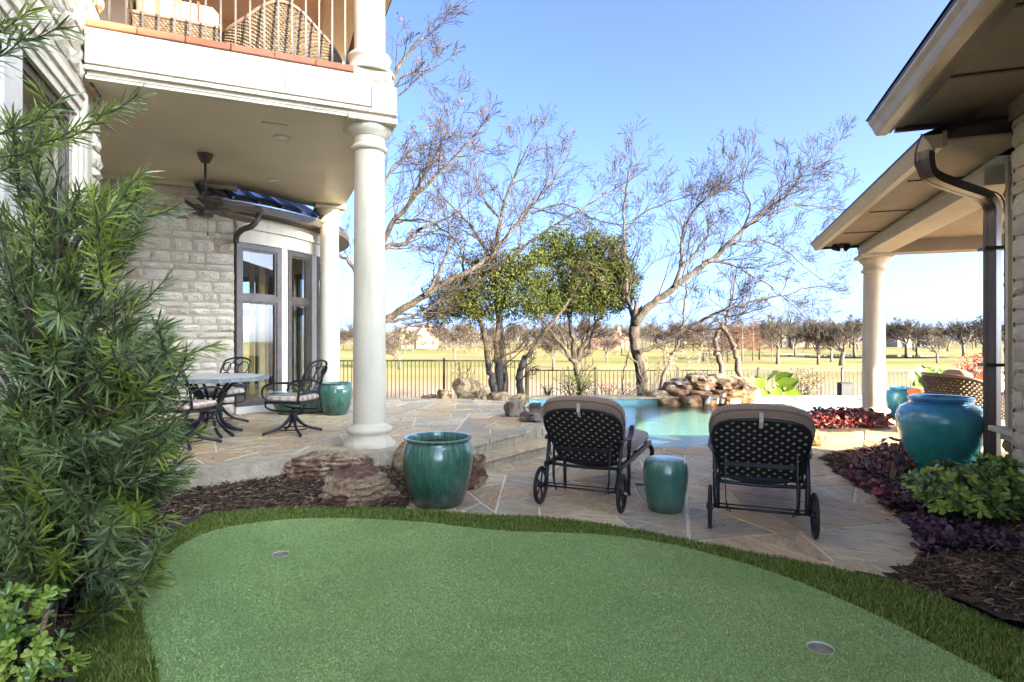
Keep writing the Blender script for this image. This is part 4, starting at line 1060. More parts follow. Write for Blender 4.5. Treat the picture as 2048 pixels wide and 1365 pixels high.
FARB = [('tall tan boulder behind the patio at the foot of the tree', 934, 800, 12.3, 54, 34, 'rock_tan', .1), ('blocky pale boulder at the left end of the pool rocks', 889, 808, 11.45, 30, 24, 'rock_tan', .2),
        ('pitted orange tan boulder overhanging the small spa basin', 998, 814, 11.9, 52, 26, 'rock_tan', .1), ('small rough boulder between the tall tan one and the tree trunk', 969, 802, 12.6, 26, 22, 'rock_tan', .1),
        ('low white boulder in front of the tall tan boulder', 950, 814, 11.3, 36, 13, 'rock_tan', .2), ('low flat rock where the far coping begins', 1040, 808, 12.9, 36, 15, 'rock_tan', 0),
        ('dark red brown boulder at the edge of the raised patio by the pool', 1031, 836, 8.75, 52, 26, 'rock_brown', .2), ('flat brown boulder nearest the left chaise headrest', 1064, 845, 8.25, 54, 18, 'rock_brown', .2),
        ('pointed brown rock behind the flat boulder by the left chaise', 1073, 828, 9.0, 30, 18, 'rock_brown', .2), ('wet orange stone ledge spilling into the spa basin', 985, 820, 10.9, 66, 9, 'rock_wet', .15),
        ('flat dark slab boulder at the far left corner of the raised patio', 862, 802, 11.6, 36, 9, 'rock_brown', .2)]
for i, (lb, px, py, Y, w, h, mt, zz) in enumerate(FARB):
    p = at(px, py, Y); s = Y/FPX
    boulder('boulder', lb, (p.x, p.y, p.z-.04), w*s*1.25, w*s*.9, (h*s+.05)*1.18, i*.7, 40+i*3, mt)
# ---------------------------------------------------------------- rock waterfall
wf0 = at(1395, 800, 13.6)
wf = thing('rock_waterfall', 'stacked orange stone waterfall splashing into the far side of the pool', 'waterfall', (wf0.x, wf0.y, -.1))
WF = [(1309,803,58,22,13.75,'rock_tan'),(1337,811,50,14,13.35,'rock_wet'),(1382,811,50,20,13.3,'rock_wet'),(1420,811,42,24,13.35,'rock_wet'),(1461,811,48,18,13.3,'rock_wet'),(1488,805,24,16,13.5,'rock_wet'),(1503,800,30,30,13.8,'rock_tan'),
      (1353,791,44,12,13.75,'rock_wet'),(1397,794,58,12,13.65,'rock_wet'),(1440,794,34,14,13.7,'rock_wet'),(1465,793,48,15,13.75,'rock_wet'),(1475,781,30,16,14.0,'rock_wet'),(1370,783,36,14,14.0,'rock_wet'),
      (1408,777,64,14,14.05,'rock_wet'),(1445,780,40,16,14.0,'rock_wet'),(1362,774,28,12,14.15,'rock_brown'),(1344,782,30,12,14.1,'rock_tan'),
      (1385,763,28,14,14.3,'rock_tan'),(1418,764,60,13,14.35,'rock_tan'),(1454,764,58,14,14.4,'rock_tan'),(1362,766,26,9,14.35,'rock_brown'),(1393,753,16,6,14.4,'rock_brown'),(1480,769,26,14,14.3,'rock_tan'),(1430,755,34,6,14.45,'rock_brown')]
for i, (px, py, w, h, Y, mt) in enumerate(WF):
    p = at(px, py, Y); s = Y/FPX; mb = MB()
    boulder_mesh(mb, (p.x, p.y, p.z-.03), w*s*1.12, max(.5, w*s*.8), h*s+.06, i*.37-.2, 100+i*5, sub=3, rough=.18, flat_top=.5)
    auto_smooth(mb.build('rock', M[mt], wf, world=True), 32)
mb = MB(); boulder_mesh(mb, (wf0.x+.1, 14.3, -.2), 2.3, .9, .62, 0, 77); mb.build('rock', M['rock_brown'], wf, world=True)
def foam():
    m, nt, p = newmat('falling_water'); p.inputs['Base Color'].default_value = (.82,.84,.85,1); p.inputs['Roughness'].default_value = .15
    t = nt.nodes.new('ShaderNodeBsdfTransparent'); mx = nt.nodes.new('ShaderNodeMixShader'); mx.inputs[0].default_value = .6
    nt.links.new(p.outputs[0], mx.inputs[1]); nt.links.new(t.outputs[0], mx.inputs[2]); nt.links.new(mx.outputs[0], nt.nodes['Material Output'].inputs[0]); return m
M['foam'] = foam(); rng = random.Random(5)
for px, y0, y1, w, Y in ((1415,767,788,10,13.72), (1452,767,790,9,13.72), (1420,789,808,18,13.05), (1470,797,809,22,13.02), (1384,795,808,5,13.0), (1445,788,796,12,13.4), (1375,783,789,4,13.5), (1440,797,808,14,13.03)):
    mb = MB()
    for k in range(max(4, int(w*.8))):
        x = px+rng.uniform(-w, w)*.5; a = at(x, y0+rng.uniform(-1, (y1-y0)*.5), Y+.12); b = at(x+rng.uniform(-1.5,1.5), y1+rng.uniform(-2, 1), Y-rng.uniform(.0,.12))
        mid = (a+b)/2; mid.z += .06; mid.y -= .03
        mb.tube([a, mid, b], [.002, .0045, rng.uniform(.002, .006)], 5)
    mb.build('water_stream', M['foam'], wf, world=True, smooth=True)
# ---------------------------------------------------------------- pots
M['glaze_green'] = glaze('green_drip_glaze', (.10,.22,.16), (.032,.135,.092), (.018,.058,.04), (.012,.016,.012), .56, 1.7)
M['glaze_blue'] = glaze('turquoise_glaze', (.01,.17,.44), (.012,.27,.27), (.012,.27,.235), (.018,.24,.20), .82, .5, .60, .86)
M['glaze_stool'] = glaze('stool_glaze', (.14,.25,.20), (.03,.135,.105), (.04,.115,.08), (.035,.08,.052), .43, 1.2)
M['glaze_deep'] = glaze('deep_blue_glaze', (.02,.16,.42), (.015,.22,.36), (.015,.15,.34), (.02,.12,.24), .62, .6)
M['glaze_sage'] = glaze('sage_glaze', (.14,.22,.17), (.12,.20,.15), (.09,.15,.11), (.06,.09,.07), .3, .6)
def pot(name, label, loc, prof, inner, mat, soil=None, group='glazed pots', n=48, cat='pot', rz=0):
    t = thing(name, label, cat, loc, rz, group)
    auto_smooth(MB().lathe(prof, n, caps=False).build('body', mat, t), 50)
    if inner: auto_smooth(MB().lathe([prof[-1]]+inner, n, caps=False).build('inside', mat, t), 50)
    if soil:
        mb = MB(); r = random.Random(2)
        rings = [[(0.0,0.0,soil[1]+.012)]]+[[(soil[0]*q*math.cos(a*.3927), soil[0]*q*math.sin(a*.3927), soil[1]+r.uniform(-.006,.012)) for a in range(16)] for q in (.4,.75,1.0)]
        mb.v = [p for R in rings for p in R]
        for a in range(16):
            mb.f.append((0, 1+a, 1+(a+1) % 16))
            for q in range(2): mb.f.append((1+q*16+a, 17+q*16+a, 17+q*16+(a+1) % 16, 1+q*16+(a+1) % 16))
        mb.build('soil', M['soil'], t, smooth=True)
    return t
jar = lambda s, h: [(.195*s,0),(.205*s,.012*h),(.225*s,.08*h),(.262*s,.28*h),(.292*s,.52*h),(.302*s,.68*h),(.298*s,.80*h),(.280*s,.90*h),(.268*s,.935*h),(.272*s,.96*h),(.290*s,.975*h),(.293*s,.988*h),(.286*s,1.0*h),(.262*s,.998*h)]
p = gr(876, 1008); BIG = pot('plant_pot', 'big green drip-glazed pot filled with soil at the corner of the deck', (p.x, p.y, .005), jar(1.0, .575), [(.25,.53),(.265,.46)], M['glaze_green'], (.262,.50))
p = gr(671, 830, ZU); pot('plant_pot', 'round green drip-glazed pot on the patio at the foot of the far column', (p.x, p.y, ZU+.006), jar(.84, .49), [(.21,.45),(.22,.40)], M['glaze_green'], (.222,.42))
urn = [(.255,0),(.265,.012),(.285,.06),(.345,.21),(.395,.36),(.428,.49),(.436,.56),(.425,.63),(.385,.695),(.315,.74),(.282,.752),(.285,.765),(.305,.775),(.318,.79),(.318,.808),(.300,.82),(.272,.818)]
urn = [(r*.93, z*.955) for r, z in urn]
p = gr(1881, 946); pot('urn', 'huge glossy turquoise urn with blue shoulder standing in the right bed', (p.x, p.y, .03), urn, [(.255,.75),(.25,.70),(.32,.62),(.3,.3),(.0,.25)], M['glaze_blue'])
p = gr(1801, 838); pot('urn', 'smaller deep blue urn under the porch beside the column', (p.x+.05, p.y+.05, .006), [(r*.66, z*.72) for r, z in urn], [(.17,.53),(.16,.50)], M['glaze_deep'], (.165,.49))
p = gr(1812, 842); pot('plant_pot', 'little sage green pot in front of the blue porch urn', (p.x+.02, p.y-.1, .006), jar(.6, .30), [(.15,.27)], M['glaze_sage'], (.155,.25))
p = gr(1331, 1021); pot('garden_stool', 'green glazed ceramic drum stool between the two chaises', (p.x, p.y, .006), [(.130,0),(.140,.01),(.155,.08),(.176,.22),(.183,.31),(.176,.375),(.162,.41),(.150,.424),(.135,.428),(.05,.431),(.001,.431)], None, M['glaze_stool'], cat='stool', group=None)
# square planter and low bowl by the window bay
t = thing('planter', 'square tapered green glazed planter between the round pot and the bay windows', 'planter', (*gr(628, 826, ZU)[:2], ZU+.006), .3, 'glazed pots')
mb = MB(); mb.v = [(-.14,-.14,0),(.14,-.14,0),(.14,.14,0),(-.14,.14,0),(-.19,-.19,.33),(.19,-.19,.33),(.19,.19,.33),(-.19,.19,.33),(-.205,-.205,.335),(.205,-.205,.335),(.205,.205,.335),(-.205,.205,.335),(-.205,-.205,.37),(.205,-.205,.37),(.205,.205,.37),(-.205,.205,.37),(-.17,-.17,.37),(.17,-.17,.37),(.17,.17,.37),(-.17,.17,.37),(-.165,-.165,.3),(.165,-.165,.3),(.165,.165,.3),(-.165,.165,.3)]
mb.f = [(3,2,1,0)]+[(4*q+k, 4*q+(k+1) % 4, 4*q+4+(k+1) % 4, 4*q+4+k) for q in range(5) for k in range(4)]
mb.build('body', M['glaze_green'], t); MB().box(-.166,.166,-.166,.166,.28,.305).build('soil', M['soil'], t)
pot('plant_pot', 'low wide green bowl pot behind the swivel chair at the bay windows', (-3.42,9.0,ZU+.006), [(.17,0),(.18,.01),(.25,.15),(.285,.27),(.29,.31),(.30,.325),(.30,.345),(.275,.345)], [(.265,.31)], M['glaze_green'], (.27,.29))
# ---------------------------------------------------------------- chaise longues
M['strap'] = simple('tan_strap', [(.4, (.50,.42,.32)), (.6, (.58,.50,.40))], 30, 3, .9)
def chaise(label, loc, rz):
    t = thing('chaise_longue', label, 'chaise longue', loc, rz, 'reclining chaises facing the pool')
    P0 = Vector((0, .30, .325)); L = .60; d = Vector((0, -.34, .50)).normalized(); n = Vector((0, .50, .34)).normalized()
    def S(s, u, o=0): return P0 + Vector((s, 0, 0)) + d*u + n*o
    half = [(.0,-.035),(.12,-.03),(.20,-.012),(.25,.02),(.275,.07),(.295,.16),(.318,.28),(.333,.38),(.334,.45),(.318,.51),(.278,.555),(.21,.583),(.11,.598),(.0,.602)]
    outl = half + [(-a, b) for a, b in half[-2:0:-1]]
    MB().tube([S(a, b) for a, b in outl]+[S(*outl[0])], .0135, 8, False).build('back_frame', M['iron'], t, smooth=True)
    lat = MB(); pitch = .052; w = .030
    for sg in (1, -1):
        th = math.radians(43); dx, dy = math.cos(th)*sg, math.sin(th); nx, ny = -dy, dx
        for k in range(-16, 17):
            c = nx*0+ny*.28+k*pitch
            strip = clip_convex([(x, y) for x, y in clip_half(clip_half([(-1,-1),(1,-1),(1,1),(-1,1)], nx, ny, c+w/2), -nx, -ny, -c+w/2)], outl)
            if len(strip) < 3: continue
            o0 = .003*sg
            lat.face([S(a, b, o0) for a, b in strip]); lat.face([S(a, b, o0-.003) for a, b in strip[::-1]])
    lat.build('lattice_back', M['iron'], t)
    cu = MB(); m = len(outl)
    def ring(sc, dt, o):
        return [S(a*sc, (b-.28)*sc+.28+dt, o) for a, b in outl]
    rings = [ring(.90,.03,.012), ring(1.0,.04,.016), ring(1.06,.05,.045), ring(1.075,.05,.08), ring(1.05,.045,.115), ring(.95,.03,.135), ring(.6,.02,.145), ring(.05,.0,.147)]
    cu.v = [tuple(p) for R in rings for p in R]
    for q in range(len(rings)-1):
        for k in range(m): cu.f.append((q*m+k, q*m+(k+1) % m, (q+1)*m+(k+1) % m, (q+1)*m+k))
    cu.f.append(tuple(range(m)))
    c = cu.build('back_cushion', M['fabric'], t, smooth=True)
    bk = MB(); bk.face([S(a*.97, (b-.28)*.97+.28, .0065) for a, b in outl]); bk.build('cushion_backing', M['strap'], c)
    pip = MB().tube([p + n*.002 for p in ring(1.075,.05,.035)]+[ring(1.075,.05,.035)[0]], .006, 6, False).build('piping', M['fabric'], c, smooth=True)
    MB().bar(S(0,.60,-.018), S(0,.655,.02), .006, .028, (1,0,0)).bar(S(0,.545,-.02), S(0,.60,-.018), .006, .028, (1,0,0)).build('tie', M['strap'], c)
    # seat
    sc_ = MB()
    def srr(x, y0, y1, z): return [(-x+.05,y0,z),(x-.05,y0,z),(x,y0+.06,z),(x,y1-.10,z),(x-.09,y1,z),(-x+.09,y1,z),(-x,y1-.10,z),(-x,y0+.06,z)]
    R = [srr(.27,.34,1.44,.352), srr(.305,.31,1.48,.375), srr(.315,.30,1.49,.415), srr(.305,.31,1.48,.455), srr(.27,.34,1.44,.470), srr(.10,.6,1.2,.476)]
    sc_.v = [p for r in R for p in r]
    for q in range(5):
        for k in range(8): sc_.f.append((q*8+k, q*8+(k+1) % 8, q*8+8+(k+1) % 8, q*8+8+k))
    sc_.f += [tuple(range(8))[::-1], tuple(range(40, 48))]
    sc_.build('seat_cushion', M['fabric'], t, smooth=True)
    fr = MB()
    for s in (-1, 1): fr.bar((s*.315,.02,.335), (s*.315,1.47,.335), .028, .042, (0,0,1))
    fr.bar((-.315,1.47,.335), (.315,1.47,.335), .042, .026); fr.bar((-.315,.30,.33), (.315,.30,.33), .03, .03); fr.bar((-.315,.9,.335), (.315,.9,.335), .02, .03)
    fr.build('seat_frame', M['iron'], t)
    MB().tube(catmull([(-.30,.10,.33),(-.15,.13,.315),(0,.14,.31),(.15,.13,.315),(.30,.10,.33)], 4), .014, 8).build('rear_rail', M['iron'], t, smooth=True)
    for s in (-1, 1):
        MB().tube(catmull([(s*.30,1.42,.33),(s*.33,1.50,.25),(s*.315,1.50,.14),(s*.295,1.46,.06),(s*.30,1.47,.022),(s*.315,1.51,.010)], 4), [.026]*4+[.024]*4+[.019]*4+[.014]*4+[.013]*4+[.012], 8).build('leg', M['iron'], t, smooth=True)
        MB().tube([(s*.30,.50,.33),(s*.302,.505,.18),(s*.298,.50,.06),(s*.302,.52,.012)], [.019,.017,.014,.015], 8).build('leg', M['iron'], t, smooth=True)
        MB().tube([(s*.318,.13,.56),(s*.318,.10,.42),(s*.314,.05,.28),(s*.305,.0,.15)], [.017,.019,.019,.02], 8).build('leg', M['iron'], t, smooth=True)
        arm = catmull([(s*.318,.06,.555),(s*.34,.15,.565),(s*.352,.28,.56),(s*.345,.40,.595),(s*.335,.46,.635),(s*.335,.50,.63),(s*.335,.50,.605)], 4)
        MB().tube(arm, [.021]*8+[.026]*8+[.02]*5+[.013]*4, 8, flat=.55).build('armrest', M['iron'], t, smooth=True)
        MB().tube([(s*.338,.42,.60),(s*.325,.40,.48),(s*.318,.41,.345)], [.015,.019,.017], 8).build('arm_post', M['iron'], t, smooth=True)
        MB().box(s*.318-.024, s*.318+.024, .085, .135, .395, .418).build('tie', M['strap'], t)
        for o in (0, .022):
            mb = MB(); pp = catmull([(s*.245,.065-o,.56),(s*.243,.04-o,.40),(s*.24,.03-o,.22),(s*(.232-o),.04-o,.125)], 4)
            for i in range(len(pp)-1): mb.bar(pp[i], pp[i+1], .007, .020, (0,1,0))
            mb.build('recline_strut', M['iron'], t)
        whl = MB().lathe([(.147+.014*math.cos(a*.785), .014*math.sin(a*.785)) for a in range(9)], 36, caps=False).xf(Matrix.Translation((s*.352,0,.156)) @ Matrix.Rotation(math.radians(90), 4, 'Y')).build('wheel', M['rubber'], t, smooth=True)
        sp_ = MB().lathe([(.134,-.012),(.134,.012),(.124,.012),(.124,-.012),(.134,-.012)], 36, caps=False)
        for k in range(5): a = k*1.2566+.3; sp_.bar((.02*math.cos(a),.02*math.sin(a),0), (.128*math.cos(a),.128*math.sin(a),0), .016, .010, (0,0,1))
        sp_.lathe([(.022,-.025),(.026,0),(.022,.025)], 12)
        sp_.xf(Matrix.Translation((s*.352,0,.156)) @ Matrix.Rotation(math.radians(90), 4, 'Y')).build('spokes', M['iron'], whl)
        MB().tube([(s*.375,0,.156),(s*.392,0,.156)], [.011,.007], 8).build('axle_nut', M['white_trim'], whl)
    MB().tube([(-.37,0,.156),(.37,0,.156)], .009, 8).build('axle', M['iron'], t, smooth=True)
    MB().tube([(-.31,.03,.175),(.31,.03,.175)], .006, 6).build('tie_rod', M['iron'], t, smooth=True)
    MB().bar((-.25,.055,.475), (.25,.055,.475), .009, .032, (0,0,1)).build('back_bar', M['iron'], t)
    return t
w0, w1 = gr(1430,1056), gr(1619,1077); c = (w0+w1)/2
chaise('dark metal lattice-back chaise with taupe cushion nearest the red plants', (c.x, c.y, .005), math.radians(-20))
w0, w1 = gr(1089,1007), gr(1236,1027); c = (w0+w1)/2
chaise('dark metal lattice-back chaise with taupe cushion beside the patio steps', (c.x, c.y, .005), math.radians(-23.5))
# ---------------------------------------------------------------- dining set on the raised patio
M['tabletop'] = simple('stone_tabletop', [(.35, (.46,.41,.36)), (.65, (.58,.53,.47))], 14, 5, .45, .1, 60, .003)
M['slate'] = simple('table_edge_slate', [(.35, (.14,.17,.17)), (.65, (.24,.27,.26))], 18, 4, .5, .2, 60, .003)
tb = thing('dining_table', 'octagonal stone-topped patio table on curved dark metal legs', 'table', (-3.62, 7.0, ZU+.005), .2)
oc = lambda r: [(r*math.cos(math.pi/8+k*math.pi/4), r*math.sin(math.pi/8+k*math.pi/4)) for k in range(8)]
top = MB().prism(oc(.66), .655, .70).build('tabletop', M['slate'], tb)
MB().prism(oc(.615), .7005, .706).build('inlay', M['tabletop'], top)
A = oc(.66)
for k in range(8):
    a, b = Vector((*A[k], .69)), Vector((*A[(k+1) % 8], .69)); nrm = ((a+b)/2); nrm.z = 0; nrm.normalize()
    for j in range(4):
        p0, p1 = a.lerp(b, j/4+.008)+nrm*.004, a.lerp(b, (j+1)/4-.008)+nrm*.004; p0.z = p1.z = .678
        MB().bar(p0, p1, .006, .042, (0,0,1)).build('edge_tile', M['slate'], top)
for k in range(4):
    a = math.pi/4+k*math.pi/2; ca, sa = math.cos(a), math.sin(a)
    for o in (-.06, .06):
        q = catmull([(ca*.30-sa*o, sa*.30+ca*o, .655),(ca*.16-sa*o*.6, sa*.16+ca*o*.6, .50),(ca*.09-sa*o*.4, sa*.09+ca*o*.4, .33),(ca*.13-sa*o*.5, sa*.13+ca*o*.5, .17),(ca*.25-sa*o, sa*.25+ca*o, .06),(ca*.36-sa*o*1.2, sa*.36+ca*o*1.2, .015)], 5)
        MB().tube(q, .019, 8).build('leg', M['iron'], tb, smooth=True)
MB().lathe([(.12,.26),(.13,.28),(.13,.31),(.11,.33)], 20, caps=False).build('collar', M['iron'], tb, smooth=True)
def dining_chair(label, loc, rz):
    t = thing('patio_chair', label, 'chair', loc, rz, 'metal swivel chairs round the patio table')
    for k in range(4):
        a = math.pi/4+k*math.pi/2; ca, sa = math.cos(a), math.sin(a)
        MB().tube(catmull([(ca*.02,sa*.02,.22),(ca*.07,sa*.07,.15),(ca*.17,sa*.17,.07),(ca*.33,sa*.33,.022)], 4), [.022]*6+[.017]*6+[.014], 8).build('leg', M['iron'], t, smooth=True)
        MB().lathe([(.012,.0),(.02,.008),(.02,.022),(.01,.034)], 10, (ca*.335,sa*.335,0)).build('foot', M['iron'], t, smooth=True)
    MB().tube([(.17*math.cos(a*.2618),.17*math.sin(a*.2618),.06) for a in range(25)], .008, 6, False).build('base_ring', M['iron'], t, smooth=True)
    MB().lathe([(.03,.19),(.03,.24),(.018,.25),(.018,.31)], 12).build('swivel_post', M['iron'], t, smooth=True)
    MB().bar((-.08,0,.275), (.08,0,.275), .05, .03).build('rocker_plate', M['iron'], t)
    for s in (-1, 1):
        MB().tube(catmull([(s*.20,-.20,.385),(s*.20,-.235,.34),(s*.19,-.20,.285),(s*.17,0,.285),(s*.17,.18,.30),(s*.19,.245,.34),(s*.21,.22,.39)], 4), .011, 8).build('spring_bar', M['iron'], t, smooth=True)
        MB().tube(catmull([(s*.235,-.22,.60),(s*.27,-.10,.63),(s*.285,.08,.625),(s*.285,.20,.585),(s*.275,.235,.50),(s*.255,.20,.43),(s*.24,.15,.40)], 5), .0125, 8).build('armrest', M['iron'], t, smooth=True)
        MB().tube(catmull([(s*.225,-.19,.39),(s*.235,-.22,.55),(s*.235,-.27,.70),(s*.215,-.325,.83),(s*.16,-.345,.865)], 5), .014, 8).build('back_post', M['iron'], t, smooth=True)
    MB().tube(catmull([(-.165,-.345,.865),(-.08,-.355,.885),(0,-.358,.89),(.08,-.355,.885),(.165,-.345,.865)], 4), .013, 8).build('top_rail', M['iron'], t, smooth=True)
    MB().bar((-.23,-.215,.50), (.23,-.215,.50), .016, .02).build('lower_rail', M['iron'], t)
    r = random.Random(3)
    for k, (cx, cz, rr) in enumerate(((-.13,.60,.085),(.02,.58,.07),(.15,.61,.075),(-.10,.75,.085),(.06,.73,.09),(.17,.76,.06),(-.01,.83,.055))):
        pts = []
        for a in range(15):
            x, z = cx+rr*math.cos(a*.449), cz+rr*math.sin(a*.449); pts.append((x, -.215-(z-.5)*.40+.0, z))
        MB().tube(pts, .0075, 6, False).build('scroll', M['iron'], t, smooth=True)
    fr = MB()
    for s in (-1, 1): fr.bar((s*.22,-.22,.392), (s*.22,.23,.392), .025, .03, (0,0,1))
    fr.bar((-.22,.23,.392), (.22,.23,.392), .025, .03); fr.bar((-.22,-.21,.392), (.22,-.21,.392), .025, .03); fr.box(-.21,.21,-.2,.22,.395,.402)
    fr.build('seat_frame', M['iron'], t)
    sc_ = MB()
    def q(x, y, z): return [(-x+.05,-y,z),(x-.05,-y,z),(x,-y+.05,z),(x,y-.05,z),(x-.05,y,z),(-x+.05,y,z),(-x,y-.05,z),(-x,-y+.05,z)]
    R = [q(.20,.21,.404), q(.232,.235,.42), q(.235,.24,.445), q(.22,.225,.47), q(.16,.16,.482)]
    sc_.v = [p for r_ in R for p in r_]
    for a in range(4):
        for k in range(8): sc_.f.append((a*8+k, a*8+(k+1) % 8, a*8+8+(k+1) % 8, a*8+8+k))
    sc_.f += [tuple(range(8))[::-1], tuple(range(32,40))]
    sc_.build('seat_cushion', M['plaid'], t, smooth=True)
    return t
p = gr(586, 868, ZU); dining_chair('swivel chair with plaid cushion turned side-on in front of the bay windows', (p.x, p.y, ZU+.006), math.radians(80))
dining_chair('swivel chair tucked behind the table against the stone wall', (-3.95, 7.9, ZU+.006), math.radians(165))
p = gr(372, 893, ZU); dining_chair('swivel chair in front of the table, half hidden by the tall shrub', (p.x, p.y, ZU+.006), math.radians(-10))
# ---------------------------------------------------------------- wicker seats
def weave(mb, P, N, U, rows, cols, w, h, rng):
    """short bowed strands covering the surface P(u,v) with normal N(u,v)"""
    for r in range(rows):
        for c in range(cols):
            u = (c+.5+(.5 if r % 2 else 0))/cols; v = (r+.5)/rows
            if u > 1: continue
            p = Vector(P(u, v)); n = Vector(N(u, v)); t = Vector(U(u, v)).normalized(); b = n.cross(t)
            a, e = t*(w*.56), b*(h*.42); q = len(mb.v)
            mb.v += [tuple(p-a), tuple(p-e+n*.006), tuple(p+a), tuple(p+e+n*.006), tuple(p+n*.016)]
            mb.f += [(q, q+1, q+4), (q+1, q+2, q+4), (q+2, q+3, q+4), (q+3, q, q+4)]
def wicker_shell(parent, name, path, hfun, z0, mat, cols_per_m=26, rows_per_m=42, lean=0.0):
    pts = catmull([(x, y, 0) for x, y in path], 8); L = [0]
    for i in range(len(pts)-1): L.append(L[-1]+(pts[i+1]-pts[i]).length)
    def C(u):
        s = u*L[-1]
        for i in range(len(L)-1):
            if s <= L[i+1]: return pts[i].lerp(pts[i+1], (s-L[i])/(L[i+1]-L[i]))
        return pts[-1].copy()
    def T(u): return (C(min(1, u+.01))-C(max(0, u-.01))).normalized()
    def P(u, v):
        p = C(u); n = Vector((T(u).y, -T(u).x, 0)); h = hfun(u); return p + n*(lean*v*h) + Vector((0,0,z0+v*h))
    def N(u, v): return Vector((T(u).y, -T(u).x, 0))
    core = MB(); nu = 40
    for j in range(7):
        for i in range(nu+1): core.v.append(tuple(P(i/nu, j/6)))
    for j in range(6):
        for i in range(nu): q = j*(nu+1)+i; core.f.append((q, q+1, q+nu+2, q+nu+1))
    sh = core.build(name, M['wicker_dark'], parent)
    hm = max(hfun(k/20) for k in range(21)); rows = int(hm*rows_per_m); cols = int(L[-1]*cols_per_m)
    mb = MB(); weave(mb, P, N, lambda u, v: T(u), rows, cols, L[-1]/cols, hm/rows, random.Random(4))
    mb.build('strands', M[mat], sh)
    MB().tube([P(k/nu, 1.0) for k in range(nu+1)], .022, 8).build('braided_edge', M['wicker_brown'], sh, smooth=True)
    return sh
wp = MATS['stone_house'] @ Vector((-.86, .38, 4.256))
c1 = thing('wicker_armchair', 'large woven wicker armchair with high rounded back on the balcony', 'armchair', tuple(wp), RZL, 'wicker seats on the balcony')
wicker_shell(c1, 'shell', [(-.58,.75),(-.58,.3),(-.46,.08),(-.22,0),(0,-.02),(.22,0),(.46,.08),(.58,.3),(.58,.75)], lambda u: .36+.38*math.exp(-((u-.5)/.17)**2), .02, 'wicker', lean=.16)
MB().bbox(-.50,.50,.08,.72,.05,.34,.04).build('seat', M['wicker_dark'], c1)
MB().bbox(-.44,.44,.10,.74,.342,.46,.05).build('seat_cushion', M['damask'], c1)
wp = MATS['stone_house'] @ Vector((-1.90, .38, 4.256))
c2 = thing('wicker_armchair', 'low-backed wicker seat with patterned cream cushion beside the balcony wall', 'armchair', tuple(wp), RZL, 'wicker seats on the balcony')
wicker_shell(c2, 'back', [(-.36,0),(-.1,-.01),(.1,-.01),(.40,0)], lambda u: .40, .02, 'wicker')
wicker_shell(c2, 'arm', [(-.37,.7),(-.38,.2),(-.38,.0)], lambda u: .40+.22*u, .02, 'wicker_brown')
wicker_shell(c2, 'arm', [(.42,.0),(.42,.7)], lambda u: .42, .02, 'wicker_brown')
cs = MB().bbox(-.34,.40,.02,.20,.36,.66,.06).build('back_cushion', M['damask'], c2)
for x in (-.15, .05, .22): MB().bbox(x-.012,x+.012,.012,.205,.37,.662,.003).build('cushion_stripe', M['terracotta'], cs)
MB().bbox(-.36,.40,.21,.75,.05,.34,.03).build('seat', M['wicker_dark'], c2)
sp0 = at(1893, 790, 8.7)
c3 = thing('woven_armchair', 'taupe woven lounge chair with peach cushions behind the turquoise urn', 'armchair', (sp0.x+.05, 8.75, .006), math.radians(-8))
sh3 = wicker_shell(c3, 'shell', [(.80,.42),(.35,.44),(.02,.40),(-.16,.22),(-.20,0),(-.16,-.22),(.02,-.40),(.35,-.44),(.80,-.42)], lambda u: .24+.36*math.exp(-((u-.5)/.36)**4), .30, 'weave_strand' if False else 'wicker', 20, 26, .12)
for x, y in ((-.1,-.3),(-.1,.3),(.72,-.4),(.72,.4)): MB().tube([(x,y,0),(x,y,.32)], [.016,.022], 8).build('leg', M['iron'], c3, smooth=True)
MB().bbox(-.05,.78,-.36,.36,.27,.33,.02).build('seat_frame', M['iron'], c3)
MB().bbox(.0,.84,-.36,.36,.332,.50,.06).build('seat_cushion', M['peach'], c3)
def puff(name, parent, c, sx, sy, sz, mat, tilt=0, rz=0):
    bm = bmesh.new(); bmesh.ops.create_icosphere(bm, subdivisions=3, radius=1); mb = MB()
    Mx = Matrix.Translation(c) @ Matrix.Rotation(rz, 4, 'Z') @ Matrix.Rotation(tilt, 4, 'Y')
    for v in bm.verts:
        p = v.co; f = lambda t: math.copysign(abs(t)**.55, t)
        mb.v.append(tuple(Mx @ Vector((f(p.x)*sx, f(p.y)*sy, p.z*sz))))
    mb.f = [tuple(v.index for v in fc.verts) for fc in bm.faces]; bm.free()
    return mb.build(name, mat, parent, smooth=True)
puff('back_cushion', c3, (.14,-.02,.76), .10, .32, .22, M['peach'], -.25)
puff('pillow', c3, (.50,-.16,.74), .14, .20, .20, M['peach'], -.3, .5)
puff('pillow', c3, (.62,.10,.62), .14, .20, .18, M['peach'], -.3, -.3)
b0 = at(1852, 806, 10.2)
bench = thing('stone_bench', 'low stone seat under the porch behind the woven chair', 'bench', (b0.x+.1, 10.2, .006))
for k, (x0, x1, z0, z1) in enumerate(((-.3,.02,0,.16),(.03,.4,0,.17),(-.3,-.05,.165,.30),(-.04,.4,.175,.30))): MB().bbox(x0,x1,-.2,.2,z0,z1,.02).build('stone', M['ledge'], bench)
MB().bbox(-.36,.46,-.26,.26,.302,.36,.012).build('seat_slab', M['cast'], bench)
pb = thing('cushion', 'bright orange cushion lying on the stone seat under the porch', 'cushion', (b0.x-.02, 10.2, .366))
puff('pad', pb, (0,0,.10), .24, .22, .10, M['orange'], .25); puff('piping', pb, (0,0,.10), .247, .227, .012, M['orange'], .25)
